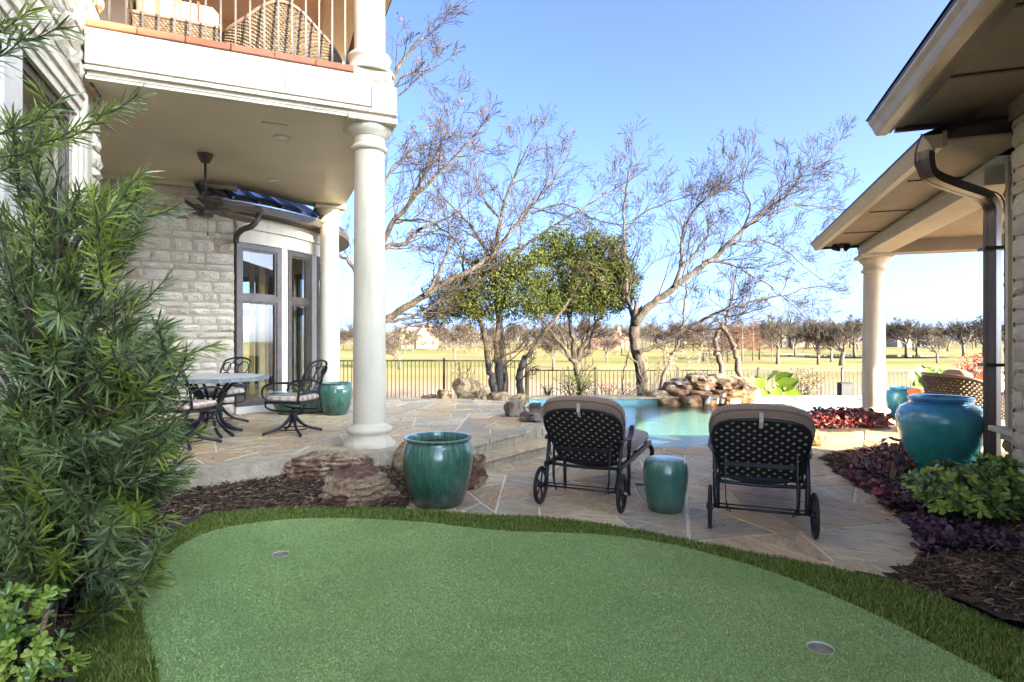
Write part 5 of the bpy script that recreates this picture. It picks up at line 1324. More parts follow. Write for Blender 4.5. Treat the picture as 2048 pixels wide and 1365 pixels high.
# ---------------------------------------------------------------- fence
def fence(label, posts, Y, ztop, zbot):
    xs_ = [(p-CX)/FPX*Y for p in posts]
    t = thing('iron_fence', label, 'fence', (xs_[0], Y, zbot), 0)
    H = ztop-zbot; W = xs_[-1]-xs_[0]
    pm = MB().box(-.032,.032,-.032,.032,-.3,H+.04).lathe([(.045,H+.04),(.045,H+.055),(.0,H+.075)], 4, (0,0,0)).build('post', M['fence'], t)
    for x in xs_[1:]: child('post', pm.data, t, (x-xs_[0], 0, 0))
    for k in range(len(xs_)-1):
        a, b = xs_[k]-xs_[0]+.032, xs_[k+1]-xs_[0]-.032
        MB().box(a, b, -.015, .015, H-.035, H).build('rail', M['fence'], t); MB().box(a, b, -.015, .015, .05, .085).build('rail', M['fence'], t)
    pk = None; x = .12
    while x < W:
        if min(abs(x+xs_[0]-q) for q in xs_) > .06:
            if pk is None: pk = MB().box(-.0095,.0095,-.0095,.0095,.02,H-.036).build('picket', M['fence'], t); pk.location = (x, 0, 0)
            else: child('picket', pk.data, t, (x, 0, 0))
        x += .118
    return t
fence('taller black metal fence behind the patio on the left', [560,724,888,1052], 17.3, at(0,721,17.3).z, -.55)
fence('lower black metal fence running behind the pool and waterfall', [1056,1190,1355,1517,1685,1850,2015,2180], 16.9, at(0,740,16.9).z, -.66)
u0 = at(1690, 795, 16.4)
ub = thing('utility_box', 'small black box against the fence behind the pool coping', 'box', (u0.x, 16.4, terr(u0.x, 16.4)))
hb = u0.z+.42-terr(u0.x, 16.4)
MB().bbox(-.18,.18,-.1,.1,0,hb,.03).build('housing', M['rubber'], ub); MB().bbox(-.16,.16,-.115,-.101,hb*.55,hb-.05,.006).build('cover_plate', M['rubber'], ub)
# a dead leaf on the deck and twigs in the mulch
for lb, a, b, r in (('thin bare twig lying across the mulch below the boulder', (596,958), (612,985), .008), ('reddish stick poking from the mulch at the right edge', (2010,1135), (2060,1165), .011), ('brown stick lying along the patio edge in the mulch', (380,968), (600,938), .006)):
    pa, pb_ = gr(*a, .08), gr(*b, .08); pa.z = pb_.z = .10
    o = MB().tube([pa, (pa+pb_)/2+Vector((.01,.02,.012)), pb_], [r, r*.8, r*.55], 6).build('twig', M['twig'], smooth=True); tag(o, lb, 'twig')
# ---------------------------------------------------------------- trees
def sides(r): return 8 if r > .06 else 6 if r > .025 else 4 if r > .009 else 3
def rotd(d, ang, rng):
    u, v = frame(d); a = rng.random()*6.283; ax = u*math.cos(a)+v*math.sin(a)
    return (d*math.cos(ang)+ax*math.sin(ang)).normalized()
def grow(mb, p, d, L, r, lvl, rng, rmin=.004, up=.06, kids=(6, 5, 4, 3), wig=.16, wood=None, ends=None):
    n = max(3, int(L/.22)+1) if L > .5 else 3
    pts = [p]; rad = [r]; dd = d.copy(); st = L/n
    for i in range(n):
        dd = (dd + Vector((rng.gauss(0, wig), rng.gauss(0, wig), rng.gauss(0, wig)+up))).normalized()
        pts.append(pts[-1]+dd*st); rad.append(max(rmin, r*(1-.72*(i+1)/n)))
    (wood if wood is not None and r > .02 else mb).tube(pts, rad, sides(r), False)
    if ends is not None and lvl <= 1: ends.append((pts[-1], dd))
    if lvl <= 0: return
    k = kids[min(len(kids)-1, len(kids)-lvl)] if lvl <= len(kids) else kids[0]
    for j in range(k):
        t = .2+.8*(j+rng.random()*.8)/k; i = min(n-1, int(t*n)); q = pts[i].lerp(pts[i+1], min(1, t*n-i))
        cd_ = (pts[i+1]-pts[i]).normalized()
        grow(mb, q, rotd(cd_, rng.uniform(.3, .85), rng), L*rng.uniform(.45, .78)*(1.1-.4*t), max(rmin, rad[i]*rng.uniform(.45, .65)), lvl-1, rng, rmin, up, kids, wig*1.08, wood, ends)
def hero(name, label, limbs, seed, Y0, base, rmin=.0044, barkmat='bark', twigmat='twig', leaves=None):
    rng = random.Random(seed); t = thing(name, label, 'tree', base)
    wood, tw, ends = MB(), MB(), []
    for pts, r0, r1, Y, nb, lv, bl in limbs:
        n = len(pts); P = []
        for i, q in enumerate(pts):
            Yq = q[2] if len(q) > 2 else Y
            P.append(at(q[0], q[1], Yq))
        P = catmull(P, 5); m = len(P)
        P = [p+Vector((rng.gauss(0,.018), rng.gauss(0,.03), rng.gauss(0,.018))) if 0 < i < m-1 else p for i, p in enumerate(P)]
        rad = [(r0+(r1-r0)*(i/(m-1))**.8)*(1+rng.uniform(-.06,.06)) for i in range(m)]
        wood.tube(P, rad, 10 if r0 > .06 else 7)
        for j in range(nb):
            tt = .12+.88*(j+rng.random())/nb; i = min(m-2, int(tt*(m-1)))
            d = (P[i+1]-P[i]).normalized()
            grow(tw, P[i], rotd(d, rng.uniform(.35, 1.1), rng), bl*1.4*rng.uniform(.6, 1.25)*(1.15-.4*tt), max(rmin, min(rad[i]*.45, .022)), lv, rng, rmin, .05, (4, 4, 3), .13, wood, ends)
        grow(tw, P[-1], (P[-1]-P[-3]).normalized(), bl, rad[-1], lv, rng, rmin, .05, (5, 4, 3), .12, wood, ends)
    auto_smooth(wood.build('trunk', M[barkmat], t, world=True), 60)
    tw.build('crown', M[twigmat], t, world=True)
    return t, ends, rng
M['dry_leaf'] = leafmat('dry_leaf', [(0, (.06,.026,.012)), (.5, (.11,.05,.022)), (1, (.16,.08,.038))], .85, .15, .1)
M['oak_leaf'] = leafmat('oak_leaf', [(0, (.018,.028,.008)), (.35, (.038,.054,.013)), (.7, (.066,.08,.019)), (.92, (.10,.11,.03)), (1, (.12,.125,.045))], .75, .2, .15)
def leaf(mb, p, d, L, W, nrm=None, fold=.12, droop=0.0):
    d = d.normalized()
    s = d.cross(nrm) if nrm is not None else d.cross(Vector((0,0,1)))
    if s.length < 1e-3: s = Vector((1,0,0))
    s.normalize(); n = s.cross(d); q = len(mb.v); dn = Vector((0,0,-droop*L))
    mb.v += [tuple(p), tuple(p+d*(L*.38)+s*(W*.5)+n*(fold*W)+dn*.2), tuple(p+d*(L*.38)-s*(W*.5)+n*(fold*W)+dn*.2), tuple(p+d*(L*.72)+s*(W*.36)+n*(fold*W)+dn*.6), tuple(p+d*(L*.72)-s*(W*.36)+n*(fold*W)+dn*.6), tuple(p+d*L+dn)]
    mb.f += [(q, q+1, q+2), (q+1, q+3, q+4, q+2), (q+3, q+5, q+4)]
def oleaf(mb, p, d, L, W, nrm, fold=.1, droop=0.0):     # rounded obovate leaf
    d = d.normalized(); s = d.cross(nrm)
    if s.length < 1e-3: s = Vector((1,0,0))
    s.normalize(); n = s.cross(d); q = len(mb.v); prof = [(.0,.06),(.3,.30),(.62,.5),(.86,.40),(.98,.12)]
    for t_, w in prof:
        dn = Vector((0,0,-droop*L*t_*t_))
        for k in (-1, 0, 1): mb.v.append(tuple(p+d*(L*t_)+s*(k*w*W)+n*(abs(k)*fold*W)+dn))
    for i in range(len(prof)-1):
        for k in range(2): a = q+i*3+k; mb.f.append((a, a+1, a+4, a+3))
def tuft(mb, p, d, L, W, rng):        # cheap diamond leaf
    u, v = frame(d); a = rng.random()*6.283; s = u*math.cos(a)+v*math.sin(a); q = len(mb.v)
    mb.v += [tuple(p), tuple(p+d*(L*.5)+s*(W*.5)), tuple(p+d*L), tuple(p+d*(L*.5)-s*(W*.5))]; mb.f.append((q, q+1, q+2, q+3))
def rdir(rng): return Vector((rng.gauss(0,1), rng.gauss(0,1), rng.gauss(0,1))).normalized()

B = lambda px, Y: (at(px, 800, Y).x, Y, -.25)
t, ends, rng = hero('bare_tree', 'large bare tree spreading out from behind the front column', [
    ([(728,830),(724,740),(730,660),(735,590)], .21, .16, 14.6, 0, 1, .5),
    ([(733,660),(800,622),(850,590),(900,562),(950,535),(1000,492),(1040,440)], .11, .03, 14.6, 9, 3, .9),
    ([(735,600),(770,500),(810,487),(832,462),(870,450),(905,430)], .08, .02, 14.4, 8, 3, .8),
    ([(735,590),(775,470),(815,410),(860,365),(900,325),(945,275)], .085, .02, 14.8, 12, 3, .95),
    ([(735,590),(742,420),(762,260),(790,150),(825,95),(850,75)], .09, .02, 14.4, 10, 3, .9),
    ([(740,645),(800,640),(845,625),(890,598)], .05, .015, 14.3, 5, 2, .6),
    ([(733,600),(700,525),(660,505),(610,480)], .07, .02, 14.6, 7, 3, .8),
    ([(820,405),(860,330),(890,270),(905,215)], .04, .012, 15.0, 8, 3, .7),
    ([(762,260),(800,160),(850,140),(880,130)], .04, .012, 14.2, 6, 3, .6),
    ([(790,445),(850,440),(900,470),(930,500)], .04, .012, 14.9, 8, 3, .8),
    ([(850,590),(880,540),(900,480),(890,430)], .045, .012, 14.5, 9, 3, .8),
    ([(735,590),(765,380),(800,320),(850,290)], .05, .014, 14.2, 9, 3, .85)], 51, 14.6, B(728,14.6))
dl = MB()
for p, d in ends:
    if rng.random() < .006:
        for _ in range(rng.randint(6, 16)): q = p+rdir(rng)*rng.uniform(0,.16); tuft(dl, q, rdir(rng), rng.uniform(.05,.09), .035, rng)
tag(dl.build('dry_leaves', M['dry_leaf'], t, world=True), kind='stuff')
t, ends, rng = hero('bare_tree', 'upright bare tree rising behind the middle of the evergreen oak', [
    ([(1012,815),(1006,720),(995,610),(988,520)], .13, .09, 17.8, 2, 2, .6),
    ([(988,520),(1005,420),(1030,350),(1058,290)], .075, .016, 17.8, 12, 3, .95),
    ([(990,500),(1050,430),(1100,370),(1132,320)], .06, .015, 17.6, 11, 3, .9),
    ([(990,545),(1080,470),(1160,420),(1225,380)], .06, .015, 18.0, 11, 3, .95),
    ([(988,530),(940,450),(890,400),(850,350)], .06, .015, 17.9, 10, 3, .95),
    ([(992,570),(930,520),(870,500)], .045, .012, 17.6, 7, 3, .8),
    ([(1000,440),(960,380),(950,320)], .035, .012, 17.7, 8, 3, .85),
    ([(1060,425),(1130,410),(1190,440),(1240,450)], .035, .012, 17.5, 8, 3, .85)], 52, 17.8, B(1012,17.8))
dl = MB()
for p, d in ends:
    if rng.random() < .008:
        for _ in range(rng.randint(6, 18)): q = p+rdir(rng)*rng.uniform(0,.16); tuft(dl, q, rdir(rng), rng.uniform(.05,.09), .035, rng)
tag(dl.build('dry_leaves', M['dry_leaf'], t, world=True), kind='stuff')
t, ends, rng = hero('bare_tree', 'leaning bare tree with long limbs reaching right beyond the waterfall', [
    ([(1284,815),(1284,760),(1276,715),(1268,670),(1272,640)], .17, .135, 15.6, 0, 1, .5),
    ([(1272,645),(1300,612),(1345,578),(1395,540),(1440,505),(1480,465),(1520,430),(1570,395)], .12, .03, 15.5, 12, 3, .9),
    ([(1268,665),(1258,610),(1252,540),(1248,460),(1252,380),(1262,330)], .065, .016, 15.8, 12, 3, .85),
    ([(1350,575),(1362,530),(1366,470),(1385,425),(1415,392),(1445,375)], .055, .014, 15.4, 11, 3, .8),
    ([(1365,535),(1400,495),(1418,450),(1410,420)], .04, .012, 15.2, 7, 3, .7),
    ([(1520,430),(1560,380),(1600,350),(1650,310)], .03, .010, 15.3, 10, 3, .85),
    ([(1535,425),(1590,410),(1640,415),(1690,420)], .028, .010, 15.6, 9, 3, .8),
    ([(1480,465),(1500,420),(1485,370),(1490,320)], .03, .010, 15.8, 9, 3, .8),
    ([(1415,522),(1470,533),(1520,560),(1560,590)], .035, .010, 15.2, 9, 3, .75),
    ([(1455,490),(1520,480),(1580,510),(1630,550)], .03, .010, 15.7, 10, 3, .8),
    ([(1278,705),(1330,683),(1378,656),(1430,628),(1500,605),(1570,590),(1620,575)], .065, .014, 15.3, 12, 3, .75),
    ([(1252,460),(1300,420),(1350,400),(1390,390)], .03, .010, 15.9, 9, 3, .8),
    ([(1262,610),(1220,560),(1190,500)], .03, .010, 16.0, 7, 3, .8)], 53, 15.6, B(1284,15.6))
dl = MB()
for p, d in ends:
    if rng.random() < .03: tuft(dl, p, rdir(rng), .04, .03, rng); tuft(dl, p, rdir(rng), .04, .03, rng)
tag(dl.build('seed_pods', M['bark_dark'], t, world=True), kind='stuff')
hero('bare_tree', 'thin crooked dark tree with twin trunks right of the waterfall', [
    ([(1452,775),(1440,728),(1432,703),(1432,675),(1440,661),(1457,654)], .085, .055, 16.3, 1, 2, .4),
    ([(1484,780),(1474,730),(1471,706),(1463,683),(1450,662)], .085, .06, 16.3, 0, 2, .4),
    ([(1452,660),(1455,630),(1464,600),(1470,560)], .045, .016, 16.3, 9, 3, .7),
    ([(1457,654),(1480,635),(1500,600)], .03, .012, 16.3, 7, 3, .6),
    ([(1437,705),(1410,690),(1385,665),(1362,655)], .022, .01, 16.2, 5, 2, .5)], 54, 16.3, B(1452,16.3), barkmat='bark_dark')
hero('bare_tree', 'slim bare tree leaning right between the leaning trunk and the waterfall', [
    ([(1318,790),(1331,745),(1342,718),(1358,684),(1367,640),(1371,575)], .075, .02, 16.6, 8, 3, .7),
    ([(1345,710),(1310,690),(1300,670)], .02, .01, 16.6, 4, 2, .5)], 55, 16.6, B(1318,16.6), barkmat='bark_dark')
hero('bare_tree', 'small broken grey sapling in front of the fence left of the leaning tree', [
    ([(1245,795),(1247,740),(1262,700),(1268,690)], .018, .01, 15.9, 3, 1, .3),
    ([(1285,760),(1268,722),(1248,712),(1243,700)], .03, .016, 15.2, 2, 1, .25)], 56, 15.5, B(1250,15.5))
# evergreen oaks
def oak(name, label, limbs, ell, seed, Y, base, nclu):
    t, ends, rng = hero(name, label, limbs, seed, Y, base, rmin=.005)
    mb = MB(); tot = sum(a[2]*a[3] for a in ell)
    for (px, py, rx, ry) in ell:
        k = int(nclu*rx*ry/tot); s = Y/FPX
        for _ in range(k):
            d = rdir(rng); q = rng.random()**.45
            c = at(px, py, Y) + Vector((d.x*rx*s*q, d.y*min(rx*s, 1.5)*q, d.z*ry*s*q))
            for _ in range(rng.randint(30, 70)):
                p = c+rdir(rng)*abs(rng.gauss(0, .15)); dd = (rdir(rng)+Vector((0,0,.35))).normalized()
                tuft(mb, p, dd, rng.uniform(.045, .085), rng.uniform(.022, .036), rng)
    mb.build('foliage', M['oak_leaf'], t, world=True); return t
oak('evergreen_oak', 'evergreen oak with three grey trunks rising behind the patio boulders', [
    ([(992,815),(986,775),(978,735),(966,660),(950,600),(930,555)], .125, .04, 15.4, 6, 3, .7),
    ([(1000,815),(997,740),(994,690),(1000,620),(1022,560)], .125, .04, 15.6, 6, 3, .7),
    ([(1050,815),(1040,770),(1042,735),(1060,705),(1090,665),(1125,620),(1150,580)], .11, .03, 15.4, 6, 3, .7),
    ([(1005,715),(1040,695),(1060,672)], .035, .02, 15.4, 3, 2, .5),
    ([(960,630),(900,622),(860,640)], .03, .012, 15.2, 6, 3, .6)],
    [(915,590,75,45),(985,560,70,58),(1050,600,75,45),(1055,535,55,50),(880,625,45,24),(960,620,60,30)], 61, 15.5, B(1005,15.5), 760)
oak('evergreen_oak', 'dense rounded evergreen oak with pale forked trunk left of the leaning tree', [
    ([(1172,815),(1158,760),(1150,725),(1146,680),(1138,630),(1128,580)], .13, .04, 16.3, 6, 3, .7),
    ([(1152,730),(1125,695),(1100,660),(1080,630)], .07, .025, 16.2, 5, 3, .7),
    ([(1152,725),(1172,680),(1200,635),(1240,595)], .085, .025, 16.4, 6, 3, .7),
    ([(1165,700),(1190,650),(1190,580)], .05, .02, 16.5, 5, 3, .7)],
    [(1150,570,90,60),(1195,515,75,55),(1110,500,52,46),(1235,560,48,55),(1120,610,60,28),(1205,600,60,38)], 62, 16.3, B(1172,16.3), 1250)
# ---------------------------------------------------------------- far golf-course trees (templates shared between copies)
def far_template(seed, kind):
    rng = random.Random(seed); tw, wd, lf = MB(), MB(), MB(); ends = []
    if kind == 'spread':
        lean = Vector((rng.uniform(-.12,.12), 0, 1)).normalized(); p = Vector((0,0,-.15))
        h = rng.uniform(1.6, 2.2); pts = [p, p+lean*h*.5+Vector((rng.uniform(-.1,.1),0,0)), p+lean*h]; wd.tube(pts, [.24,.19,.17], 7)
        for k in range(5):
            d = rotd(Vector((0,0,1)), rng.uniform(.35, .95), rng); grow(tw, pts[-1], d, rng.uniform(2.4, 3.2), .11, 4, rng, .016, .05, (6,5,4,3), .14, wd, ends)
    elif kind == 'cone':
        wd.tube([(0,0,-.15),(.05,0,3),(0,0,8)], [.2,.15,.03], 7)
        for k in range(46):
            z = 1.8+6*(k/46); L = 2.3*(1-(k/46)*.75); a = k*2.4
            grow(tw, Vector((0,0,z)), Vector((math.cos(a), math.sin(a), .25)).normalized(), L, .035, 2, rng, .014, .03, (7,5,4), .14, wd, ends)
    mt = bpy.data.meshes.new('trunk'); mt.from_pydata(wd.v, [], wd.f); mt.materials.append(M['bark_dark']); mt.polygons.foreach_set('use_smooth', [True]*len(mt.polygons))
    mc = bpy.data.meshes.new('crown'); mc.from_pydata(tw.v, [], tw.f); mc.materials.append(M['far_red'] if kind == 'cone' else M['far_twig'])
    ml = None
    if kind == 'spread' and seed % 2:
        for p, d in rng.sample(ends, min(len(ends), 9)):
            for _ in range(46): tuft(lf, p+rdir(rng)*abs(rng.gauss(0,.17)), rdir(rng), .16, .08, rng)
        ml = bpy.data.meshes.new('mistletoe'); ml.from_pydata(lf.v, [], lf.f); ml.materials.append(M['oak_leaf'])
    H = max(p[2] for p in tw.v); return (mt, mc, ml, H)
FT = [far_template(200+i, 'spread') for i in range(6)]; FC = [far_template(300+i, 'cone') for i in range(2)]
def place_far(kind, label, x, y, h, rz, k, group):
    T = (FT if kind == 'spread' else FC)[k % (6 if kind == 'spread' else 2)]
    t = thing('distant_tree', label, 'tree', (x, y, terr(x, y)-.03), rz, group); s = h/T[3]
    q = 1+.28*math.sin(k*2.7+x); sc3 = (s*q, s*(2-q), s); child('trunk', T[0], t, scale=sc3); child('crown', T[1], t, scale=sc3)
    if T[2]: child('mistletoe', T[2], t, scale=sc3)
def ground_hit(px, py):
    Y = 40.0
    for _ in range(400):
        p = at(px, py, Y)
        if p.z <= terr(p.x, p.y): break
        Y += .8
    return p
NEARF = [(799,740,668,'spread','short wide bare tree in the fairway just right of the front column'),(911,723,657,'spread','wide bare tree centred above the tall fence post'),(950,708,664,'spread','small slender bare tree left of the oak trunks on the fairway'),(786,709,662,'spread','thin bare tree beside the house gables on the far left'),
    (1107,741,664,'spread','pale spreading bare tree between the two evergreen oaks'),(1164,739,690,'spread','low spreading bare tree behind the forked oak trunk'),(1214,725,672,'spread','rounded bare tree in the rough left of the leaning trunk'),(1252,699,652,'spread','upright reddish bare tree at the back of the rough left of the leaning trunk'),
    (1407,723,640,'cone','rust cypress on the fairway left of the crooked twin trunks'),(1445,722,642,'cone','slim rust cypress behind the crooked twin trunks'),(1455,725,650,'cone','short rust cypress between the crooked twin trunks'),(1485,723,646,'cone','rust cypress just right of the crooked twin trunks'),(1506,722,636,'cone','tallest rust cypress left of the lone forked tree'),(1519,720,638,'cone','rust cypress touching the tallest one on its right'),(1544,716,668,'cone','small orange cypress beside the lone forked tree'),
    (1555,729,630,'spread','lone forked dark tree on the fairway right of the cypresses'),(1637,730,638,'spread','bare tree whose trunk crosses the left end of the pond'),(1663,724,650,'spread','middle bare tree of the three in front of the pond'),(1682,732,640,'spread','leaning bare tree at the right of the three by the pond'),
    (1712,716,632,'spread','tall pale tree just left of the porch column'),(1770,714,656,'spread','bare tree touching the right side of the porch column'),(1813,717,636,'spread','dark leaning tree with leafy top seen through the porch'),(1834,711,646,'spread','thin tree behind the dark leaning tree in the porch view'),(1875,727,664,'spread','low wide tree with pale branches in the middle of the porch view'),(1928,716,636,'spread','tall dark tree above the red shrub in the porch view'),(1968,715,634,'spread','tree beside the downspout in the porch view'),
    (1022,716,650,'spread','bare tree seen between the evergreen oak trunks'),(1590,712,655,'spread','distant bare tree between the lone forked tree and the pond')]
rng = random.Random(8)
for i, (px, by, ty, kd, lb) in enumerate(NEARF):
    p = ground_hit(px, by); h = (by-ty)/FPX*p.y*1.06
    place_far(kd, lb, p.x, p.y, h, rng.random()*6.28, i, 'trees on the fairway')
for i in range(130):
    y = rng.uniform(185, 320); px = rng.uniform(640, 2080); x = (px-CX)/FPX*y
    kd = 'cone' if (1380 < px < 1560 and rng.random() < .6) else 'spread'
    place_far(kd, 'one of the bare brown trees of the far treeline across the golf course', x, y, rng.uniform(8.5, 13.5)*(y/260)**.6, rng.random()*6.28, i+rng.randrange(6), 'far treeline')
M['wood_mass'] = leafmat('far_wood', [(0, (.055,.05,.035)), (.3, (.10,.08,.06)), (.6, (.16,.12,.09)), (.85, (.20,.135,.095)), (1, (.06,.07,.03))], .95, .1, .1)
mb = MB()
for _ in range(620):
    y = rng.uniform(335, 420); x = rng.uniform(-190, 420); r = rng.uniform(3, 6); g = terr(x, y); hh = rng.uniform(8, 17)
    for _ in range(46):
        d = rdir(rng); p = Vector((x+d.x*r, y+d.y*r, g+hh*.5+d.z*hh*.5*rng.random()**.3)); tuft(mb, p, rdir(rng), rng.uniform(.9, 2.0), rng.uniform(.25, .7), rng)
tag(mb.build('far_wood', M['wood_mass'], origin=(0,0,0)), 'brown mass of woodland along the horizon behind the far trees', 'woodland', kind='stuff')
# far houses
M['brick'] = simple('far_brick', [(.4, (.22,.11,.07)), (.6, (.27,.145,.09))], .4, 3, .9); M['shingle'] = simple('far_shingle', [(.4, (.24,.16,.12)), (.6, (.32,.22,.17))], .5, 3, .9)
def far_house(label, px, Y, w, wallmat, hw=4.2):
    x = (px-CX)/FPX*Y; t = thing('far_house', label, 'house', (x, Y, terr(x, Y)), 0, 'houses beyond the golf course')
    MB().box(-w/2, w/2, 0, 9, -.5, hw).build('wall', wallmat, t)
    rf = MB(); rf.face([(-w/2-.5,-.5,hw),(w/2+.5,-.5,hw),(w/2-2,4.5,hw+3.2),(-w/2+2,4.5,hw+3.2)]); rf.face([(-w/2-.5,-.5,hw),(-w/2+2,4.5,hw+3.2),(-w/2-.5,9.5,hw)]); rf.face([(w/2+.5,-.5,hw),(w/2+.5,9.5,hw),(w/2-2,4.5,hw+3.2)]); rf.face([(-w/2-.5,9.5,hw),(-w/2+2,4.5,hw+3.2),(w/2-2,4.5,hw+3.2),(w/2+.5,9.5,hw)])
    r = rf.build('roof', M['shingle'], t); MB().box(w/2-3.4,w/2-2.2,5,6,hw+1,hw+5).build('chimney', M['brick'], r)
    for gx in (-w*.22, w*.2):
        g = MB(); g.face([(gx-2.2,-1.2,hw-.2),(gx+2.2,-1.2,hw-.2),(gx,-1.2,hw+3.4)]); g.face([(gx-2.5,-1.4,hw-.3),(gx,-1.4,hw+3.8),(gx,4,hw+3.8),(gx-2.5,1,hw-.3)]); g.face([(gx+2.5,-1.4,hw-.3),(gx+2.5,1,hw-.3),(gx,4,hw+3.8),(gx,-1.4,hw+3.8)]); g.box(gx-2.2,gx+2.2,-1.19,.2,-.5,hw-.2)
        gb = g.build('gable', wallmat, t); MB().box(gx-.6,gx+.6,-1.26,-1.2,1.2,2.9).build('window', M['frame'], gb)
    for k in range(4): xx = -w/2+1.2+k*(w-2.4)/3; MB().box(xx-.5,xx+.5,-.06,.0,1,2.6).build('window', M['frame'], t)
M['house_tan'] = simple('far_tan_wall', [(.4, (.26,.19,.13)), (.6, (.31,.23,.16))], .4, 3, .9); M['house_white'] = simple('far_white_wall', [(.4, (.34,.31,.27)), (.6, (.38,.35,.31))], .4, 3, .9)
far_house('orange brick house with twin gables beyond the fairway on the left', 828, 232, 17, M['house_tan'], 5)
far_house('brick house with chimney behind the trees left of the leaning trunk', 1212, 232, 18, M['brick'])
far_house('pale house half hidden behind the lone forked tree', 1608, 268, 20, M['house_tan'])
far_house('white house glimpsed between trees through the porch', 1832, 290, 18, M['house_white'])
# ---------------------------------------------------------------- shrubs and plants
M['pod_leaf'] = leafmat('podocarpus_leaf', [(0, (.045,.085,.026)), (.4, (.10,.155,.05)), (.75, (.16,.22,.08)), (.95, (.24,.30,.13)), (1, (.32,.35,.13))], .34, .22, .6)
M['pod_new'] = leafmat('podocarpus_new_leaf', [(0, (.11,.17,.022)), (.5, (.20,.28,.04)), (1, (.33,.40,.08))], .38, .3, .5)
sh = thing('podocarpus_shrub', 'tall feathery green shrub with long narrow leaves at the left edge', 'shrub', (-2.35, 3.0, 0))
rng = random.Random(71); old, new, stem = MB(), MB(), MB()
axis_pts = [Vector((-2.45, 3.05, z)) for z in (0, .6, 1.2, 1.8, 2.4)]
CL = [(15,360,60,130,2.9,14),(70,240,60,70,2.8,4),(110,480,120,110,3.1,34),(235,420,95,68,3.2,18),(60,620,90,120,2.9,30),(165,640,130,105,3.2,42),(305,700,90,62,3.1,26),(150,800,170,100,3.0,46),(290,805,90,80,3.1,28),(200,930,160,90,2.95,46),(320,920,60,60,3.05,16),(120,1030,130,90,2.8,34),(240,1080,80,80,2.85,20),(40,950,70,150,2.7,24),(60,1090,70,70,2.6,14),(265,1150,55,50,2.75,9)]
def shoot(tip, d, L, n, mbl, lw=.0098, ll=.118):
    P = catmull([tip-d*L-Vector((0,0,.04*L)), tip-d*L*.5-Vector((0,0,.03)), tip], 4); stem.tube(P, [.0045]*6+[.0035]*3, 4, False)
    u, v = frame(d)
    for k in range(n):
        t = k/n; i = min(len(P)-2, int(t*(len(P)-1))); p = P[i].lerp(P[i+1], t*(len(P)-1)-i); a = k*2.4+rng.uniform(-.3,.3)
        side = u*math.cos(a)+v*math.sin(a); opn = (1.05-.62*t)
        dd = (d*math.cos(opn)+side*math.sin(opn)+Vector((0,0,rng.uniform(-.1,.12)))).normalized()
        leaf(mbl, p, dd, ll*rng.uniform(.7,1.2), lw*rng.uniform(.8,1.2), side.cross(d).cross(dd)+rdir(rng)*.3, .1, rng.uniform(0,.22))
for (px, py, rx, ry, Y, k) in CL:
    for _ in range(int(k*1.3)):
        a = rng.random()*6.283; q = math.sqrt(rng.random()); yy = Y+rng.gauss(0, .22)
        tip = at(px+rx*q*math.cos(a), py+ry*q*math.sin(a), yy)
        ax = Vector((-2.5, 3.15, max(.15, min(2.4, tip.z-.35))))
        d = (tip-ax); d.z = abs(d.z)*.6+.12; d = (d.normalized()+rdir(rng)*.45+Vector((0,-.1,.1))).normalized()
        light = py < 500 and rng.random() < .45 or rng.random() < .16
        shoot(tip, d, rng.uniform(.22,.36), rng.randint(30,46), new if light else old)
        if rng.random() < .35: stem.tube(catmull([ax-Vector((0,0,.4)), ax.lerp(tip-d*.3, .5)-Vector((0,0,.08)), tip-d*.28], 4), [.012]*5+[.007]*4, 5, False)
for a, b, Y in (((350,415),(205,450),3.2), ((425,690),(280,740),3.15), ((275,190),(0,330),2.7), ((120,200),(0,260),2.7), ((400,860),(280,900),3.05), ((330,1035),(230,1060),2.9), ((290,1150),(170,1245),2.7), ((285,345),(200,400),3.2), ((330,560),(220,620),3.1), ((120,55),(-20,95),2.6), ((60,20),(-40,60),2.6)):
    P0_, P1_ = at(*a, Y), at(*b, Y); d = (P0_-P1_).normalized(); L = (P0_-P1_).length
    for j in range(max(2, int(L/.14))): shoot(P1_.lerp(P0_, (j+1)/max(2, int(L/.14))), (d+rdir(rng)*.22).normalized(), .26, 40, new if rng.random() < .45 else old)
for k in range(7):
    x, y = -2.4+rng.uniform(-.2,.25), 3.05+rng.uniform(-.25,.25)
    stem.tube(catmull([(x,y,-.02),(x+rng.uniform(-.1,.1),y,.7),(x+rng.uniform(-.2,.2),y+rng.uniform(-.2,.2),1.1),(x+rng.uniform(-.25,.2),y+rng.uniform(-.2,.2),1.6)], 5), [.02]*8+[.012]*8, 6)
old.build('foliage', M['pod_leaf'], sh, world=True); new.build('new_growth', M['pod_new'], sh, world=True); stem.build('branches', M['bark_dark'], sh, world=True, smooth=True)
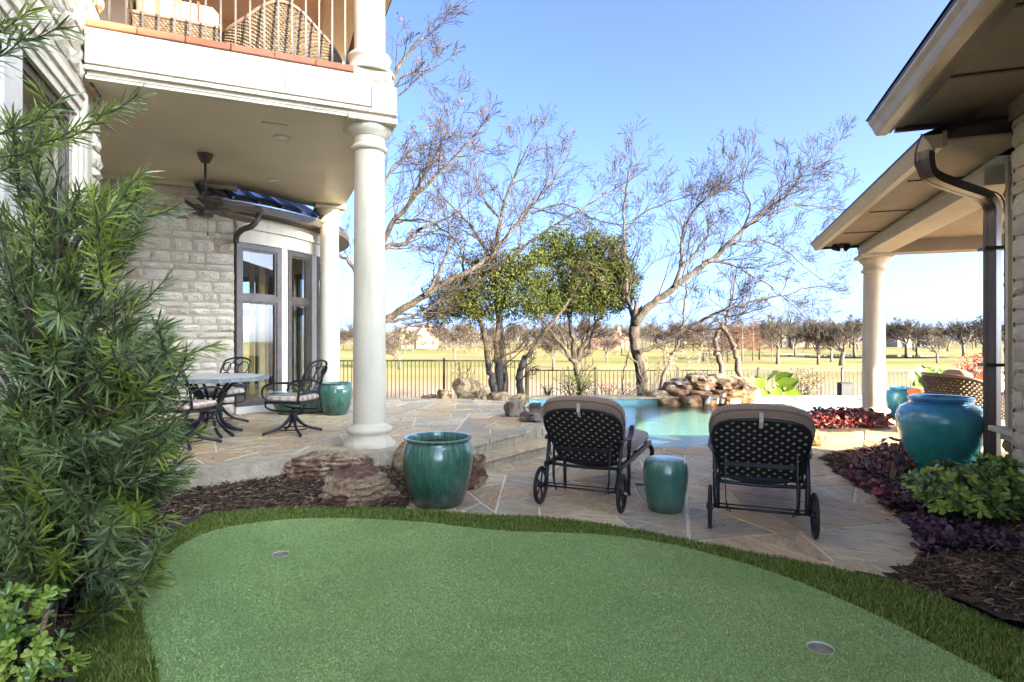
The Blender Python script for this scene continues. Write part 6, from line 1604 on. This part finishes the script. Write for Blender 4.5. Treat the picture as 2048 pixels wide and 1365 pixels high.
def leafy(name, label, cat, pts, rng, n, L, W, mats, base, whorl=6, updir=.6, stemmat='bark_dark', spread=1.0, group=None, stems=True):
    """rosettes of broad leaves at points scattered through ellipsoids (px,py,rx,ry,Y,ry_depth)"""
    t = thing(name, label, cat, base, 0, group); mbs = [MB() for _ in mats]; st = MB(); tot = sum(e[2]*e[3] for e in pts)
    for (px, py, rx, ry, Y, dy) in pts:
        for _ in range(max(1, int(n*rx*ry/tot))):
            d = rdir(rng); q = rng.random()**.4; s = Y/FPX
            c = at(px, py, Y)+Vector((d.x*rx*s*q, d.y*dy*q, d.z*ry*s*q)); top = Vector((d.x*.5, d.y*.5-.15, updir)).normalized()
            m_ = mbs[min(len(mats)-1, int(rng.random()**1.6*len(mats)))]
            u, v = frame(top); ph = rng.random()*6.283
            for k in range(whorl):
                a = ph+k*6.283/whorl; side = u*math.cos(a)+v*math.sin(a); opn = rng.uniform(.75, 1.35)*spread
                dd = top*math.cos(opn)+side*math.sin(opn); oleaf(m_, c, (dd+rdir(rng)*.18).normalized(), L*rng.uniform(.5,1.2), W*rng.uniform(.75,1.2), side.cross(top).cross(dd)*-1+rdir(rng)*.25, .14, rng.uniform(0,.3))
            if stems: b = Vector((base[0]+(c.x-base[0])*.6, base[1]+(c.y-base[1])*.6, base[2])); st.tube([b, b.lerp(c, .6)+Vector((0,0,.03)), c], [.005,.004,.003], 4, False)
    for i, (m_, mt) in enumerate(zip(mbs, mats)):
        if m_.v: m_.build('leaves' if i == 0 else 'young_leaves', M[mt], t, world=True)
    if stems and st.v: st.build('stems', M[stemmat], t, world=True)
    return t
M['pit_leaf'] = leafmat('glossy_leaf', [(0, (.04,.085,.018)), (.5, (.085,.16,.03)), (1, (.15,.25,.055))], .3, .2, .6)
M['pit_new'] = leafmat('young_leaf', [(0, (.17,.26,.03)), (.5, (.28,.39,.06)), (1, (.40,.50,.12))], .35, .3, .5)
M['stem_tan'] = simple('straw_stem', [(.4, (.30,.22,.14)), (.6, (.42,.33,.22))], 20, 3, .9)
leafy('broadleaf_shrub', 'glossy green broad-leaved shrub in front of the turquoise urn', 'shrub', [(1925,975,92,48,4.55,.35),(1870,985,42,35,4.6,.25),(1990,965,48,55,4.5,.22),(1950,1010,80,30,4.35,.25)], random.Random(81), 560, .075, .034, ['pit_leaf','pit_new'], (*gr(1935,1048)[:2], .03), 7)
leafy('broadleaf_shrub', 'small light green shrub in the bottom left corner', 'shrub', [(30,1230,50,55,2.15,.14),(70,1205,40,30,2.25,.12),(40,1310,60,50,2.0,.14),(90,1350,50,25,1.95,.1)], random.Random(82), 150, .042, .02, ['pit_new','pit_leaf'], (*gr(60,1420)[:2], .02), 6)
for lb, P in (('reddish bare stem rising beside the small light green shrub', [(85,1420),(92,1330),(86,1260),(96,1220)]),):
    tag(MB().tube(catmull([at(x, y, 2.05) for x, y in P], 4), .009, 6).build('shrub_stem', M['rock_red'], smooth=True), lb, 'stem')
M['red_leaf'] = leafmat('red_leaf', [(0, (.09,.012,.018)), (.35, (.20,.02,.028)), (.7, (.34,.04,.045)), (.92, (.44,.10,.08)), (1, (.32,.20,.10))], .4, .25)
M['maroon_leaf'] = leafmat('maroon_leaf', [(0, (.028,.010,.018)), (.4, (.07,.018,.028)), (.75, (.13,.03,.04)), (1, (.20,.09,.07))], .4, .2)
M['purple_leaf'] = leafmat('purple_leaf', [(0, (.022,.009,.024)), (.5, (.05,.018,.045)), (.85, (.095,.03,.06)), (1, (.13,.055,.11))], .35, .2)
leafy('red_foliage_plant', 'bright red low foliage mound between the pool and the porch column', 'plant', [(1690,838,85,20,9.6,.45),(1650,846,50,14,9.35,.3),(1735,842,36,18,9.5,.3)], random.Random(83), 900, .085, .062, ['red_leaf','maroon_leaf'], (*gr(1688,856)[:2], .0), 3, .9, 'stem_tan', .9)
leafy('red_foliage_plant', 'darker maroon foliage patch between the deck edge and the turquoise urn', 'plant', [(1760,925,58,26,6.15,.35),(1725,950,40,16,5.75,.25),(1800,900,36,20,6.6,.25),(1775,985,34,16,5.05,.25),(1805,1010,26,14,4.75,.2)], random.Random(84), 240, .07, .055, ['maroon_leaf','red_leaf','purple_leaf'], (*gr(1765,970)[:2], .03), 3, .9, 'stem_tan', .9)
leafy('purple_foliage_plant', 'dark purple foliage spilling over the deck edge at the right', 'plant', [(1900,1065,70,20,3.95,.22),(1860,1088,30,18,3.85,.15),(1980,1075,60,18,3.85,.2),(1855,1050,30,14,4.1,.15)], random.Random(85), 190, .062, .056, ['purple_leaf','maroon_leaf'], (*gr(1915,1095)[:2], .02), 3, .9, 'stem_tan', .9)
# soil under the far red mound
tag(MB().prism([(4.35,9.0),(5.2,8.95),(6.0,9.25),(6.15,9.7),(5.6,10.15),(5.1,10.1),(4.6,9.65)], -.01, .03).build('planting_bed', M['mulchbase'], origin=(0,0,0)), kind='structure')
M['ear_leaf'] = leafmat('elephant_ear_leaf', [(0, (.05,.10,.010)), (.5, (.09,.15,.014)), (1, (.14,.19,.022))], .4, .2, .4)
def bigleaf(mb, p, d, nrm, L, W, rng):
    d = d.normalized(); s = d.cross(nrm).normalized(); n = s.cross(d); q = len(mb.v); prof = [(0,.05),(-.12,.45),(.05,.85),(.3,1.0),(.55,.85),(.8,.45),(1.0,.02)]
    for t_, w in prof:
        for k in (-1, -.5, 0, .5, 1): mb.v.append(tuple(p+d*(t_*L)+s*(k*w*W*.5)+n*((abs(k)*.10+(.03*math.sin(k*9+t_*14)))*W-.18*L*t_*t_)))
    for i in range(len(prof)-1):
        for k in range(4): a = q+i*5+k; mb.f.append((a, a+1, a+6, a+5))
def ears(label, base, items, seed):
    rng = random.Random(seed); t = thing('elephant_ear_plant', label, 'plant', base); st = MB()
    for px, py, Y, L, W, dx, dz in items:
        p = at(px, py, Y); mb = MB(); bigleaf(mb, p, Vector((dx, -.5, dz)), Vector((-.2*dx, -.75, .6)), L, W, rng); mb.build('leaf', M['ear_leaf'], t, world=True, smooth=True)
        b = Vector(base)+Vector((rng.uniform(-.1,.1), 0, -.1)); st.tube(catmull([b, b.lerp(p, .5)+Vector((0,.05,.08)), p], 4), [.014]*5+[.009]*4, 6, False)
    st.build('stalks', M['pit_new'], t, world=True)
e0 = at(1540, 797, 14.3)
ears('clump of bright yellow-green elephant ear leaves right of the waterfall', (e0.x, 14.3, -.05), [(1515,758,14.3,.42,.40,-.3,-.6),(1540,756,14.5,.36,.32,.1,.3),(1560,775,14.3,.46,.40,.9,.5),(1548,778,14.2,.34,.30,.1,-.5),(1570,784,14.15,.40,.34,.9,-.1),(1530,782,14.2,.34,.30,-.6,-.3),(1580,790,14.1,.34,.28,.8,-.3),(1555,762,14.6,.40,.34,.7,.5),(1522,790,14.1,.30,.26,-.7,-.4)], 91)
e0 = at(1860, 795, 13.9)
ears('ruffled yellow-green elephant ear leaves behind the woven porch chair', (e0.x, 13.9, .0), [(1850,738,13.9,.40,.46,-.3,-.7),(1868,745,13.9,.40,.44,.5,-.6),(1835,752,13.8,.38,.40,-.6,-.5),(1858,755,13.7,.36,.40,.1,-.7),(1878,752,13.8,.30,.32,.8,-.3),(1842,765,13.7,.3,.3,-.4,-.5)], 92)
M['reed_leaf'] = leafmat('reed_leaf', [(0, (.10,.11,.018)), (.5, (.17,.18,.03)), (1, (.26,.25,.07))], .5, .35)
M['sparse_leaf'] = leafmat('sparse_leaf', [(0, (.10,.07,.035)), (.5, (.18,.14,.06)), (1, (.26,.22,.09))], .5, .3)
def thicket(name, label, px, py, Y, rx, ry, n, L, W, mat, seed, cat='shrub', up=.3, nst=14):
    rng = random.Random(seed); b = at(px, py+ry, Y); t = thing(name, label, cat, (b.x, Y, min(b.z, terr(b.x, Y)+.05))); mb, st = MB(), MB(); s = Y/FPX; c = at(px, py, Y)
    for _ in range(nst):
        e = c+Vector((rng.uniform(-1,1)*rx*s, rng.uniform(-.3,.3), rng.uniform(-.1,1)*ry*s)); o = Vector(t.location)+Vector((rng.uniform(-.2,.2)*rx*s, 0, 0))
        st.tube(catmull([o, o.lerp(e, .5)+Vector((0,0,.1)), e], 4), [.012]*4+[.006]*5, 4, False)
    for _ in range(n):
        d = rdir(rng); q = rng.random()**.5; p = c+Vector((d.x*rx*s*q, d.y*.4*q, d.z*ry*s*q)); leaf(mb, p, (rdir(rng)+Vector((0,0,up))).normalized(), L*rng.uniform(.6,1.2), W*rng.uniform(.7,1.2), rdir(rng), .1, .2)
    mb.build('leaves', M[mat], t, world=True); st.build('stems', M['twig'], t, world=True); return t
thicket('reed_shrub', 'yellow-green reedy shrub at the coping below the forked oak', 1150, 768, 14.5, 42, 34, 420, .14, .022, 'reed_leaf', 93)
thicket('reed_shrub', 'small yellow-green tuft left of the larger reedy shrub', 1096, 785, 14.4, 16, 18, 110, .12, .02, 'reed_leaf', 94)
thicket('sparse_shrub', 'brown half-bare shrub growing through the fence right of the elephant ears', 1605, 768, 15.8, 42, 34, 620, .065, .04, 'sparse_leaf', 95)
thicket('sparse_shrub', 'thin vine with few leaves climbing the tall fence', 925, 742, 16.9, 26, 20, 120, .06, .036, 'sparse_leaf', 96, nst=8)
thicket('sparse_shrub', 'low leafless brush on the bank behind the coping', 1215, 778, 18.6, 90, 16, 260, .07, .03, 'dry_leaf', 97, nst=60)
thicket('red_shrub', 'red leaved shrub beyond the porch beside the downspout', 1945, 742, 13.6, 36, 40, 420, .075, .035, 'red_leaf', 98, nst=16)
thicket('planter_plant', 'bushy yellow-green plant in the square planter by the bay windows', 600, 782, 8.95, 20, 20, 160, .08, .022, 'reed_leaf', 99, cat='plant', nst=8)
M['plume'] = leafmat('grass_plume', [(0, (.26,.21,.14)), (1, (.36,.30,.22))], .9, .3)
g0 = at(1300, 800, 14.6); og = thing('ornamental_grass', 'dry pale plume grass beside the leaning trunk and waterfall', 'grass', (g0.x, 14.6, -.15)); rng = random.Random(9); st, pl = MB(), MB()
for _ in range(22):
    px = rng.uniform(1288, 1420); e = at(px, rng.uniform(692, 735), 14.9); b = Vector((g0.x+rng.uniform(-.15,.3)+(px-1330)*.004, 14.7, -.15)); P = catmull([b, b.lerp(e, .6)+Vector((0,0,.2)), e], 5); st.tube(P, .0035, 3, False)
    for _ in range(22): tuft(pl, e+Vector((rng.gauss(0,.015), 0, -rng.random()*.22)), Vector((rng.uniform(-.3,.3), 0, 1)).normalized(), .07, .018, rng)
for _ in range(40):
    b = Vector((g0.x+rng.uniform(-.2,.2), 14.6, -.15)); e = at(rng.uniform(1240,1345), rng.uniform(745,795), 14.4); st.tube([b, b.lerp(e, .5)+Vector((0,0,.12)), e], .004, 3, False)
st.build('blades', M['plume'], og, world=True); pl.build('plumes', M['plume'], og, world=True)

# fallen leaves blown over the paving and the turf
rng = random.Random(17); mb = MB()
for _ in range(150):
    x, y = rng.uniform(-3.0, 5.5), rng.uniform(2.6, 10.5)
    if inside((x, y), POOL): continue
    if inside((x, y), UP): z = ZU+.008
    elif inside((x, y), DECK): z = .008
    elif inside((x, y), green_poly): z = GZ+.008 if rng.random() < .12 else None
    elif inside((x, y), fringe_poly): z = .05
    else: z = None
    if z is None: continue
    leaf(mb, Vector((x, y, z+rng.uniform(.0,.008))), Vector((rng.uniform(-1,1), rng.uniform(-1,1), rng.uniform(-.1,.25))), rng.uniform(.025,.055), rng.uniform(.012,.025), Vector((0,0,1)), .25)
tag(mb.build('fallen_leaves', M['dry_leaf'], origin=(0,0,0)), 'scattered small dry brown leaves on the paving and turf', 'leaves', kind='stuff')
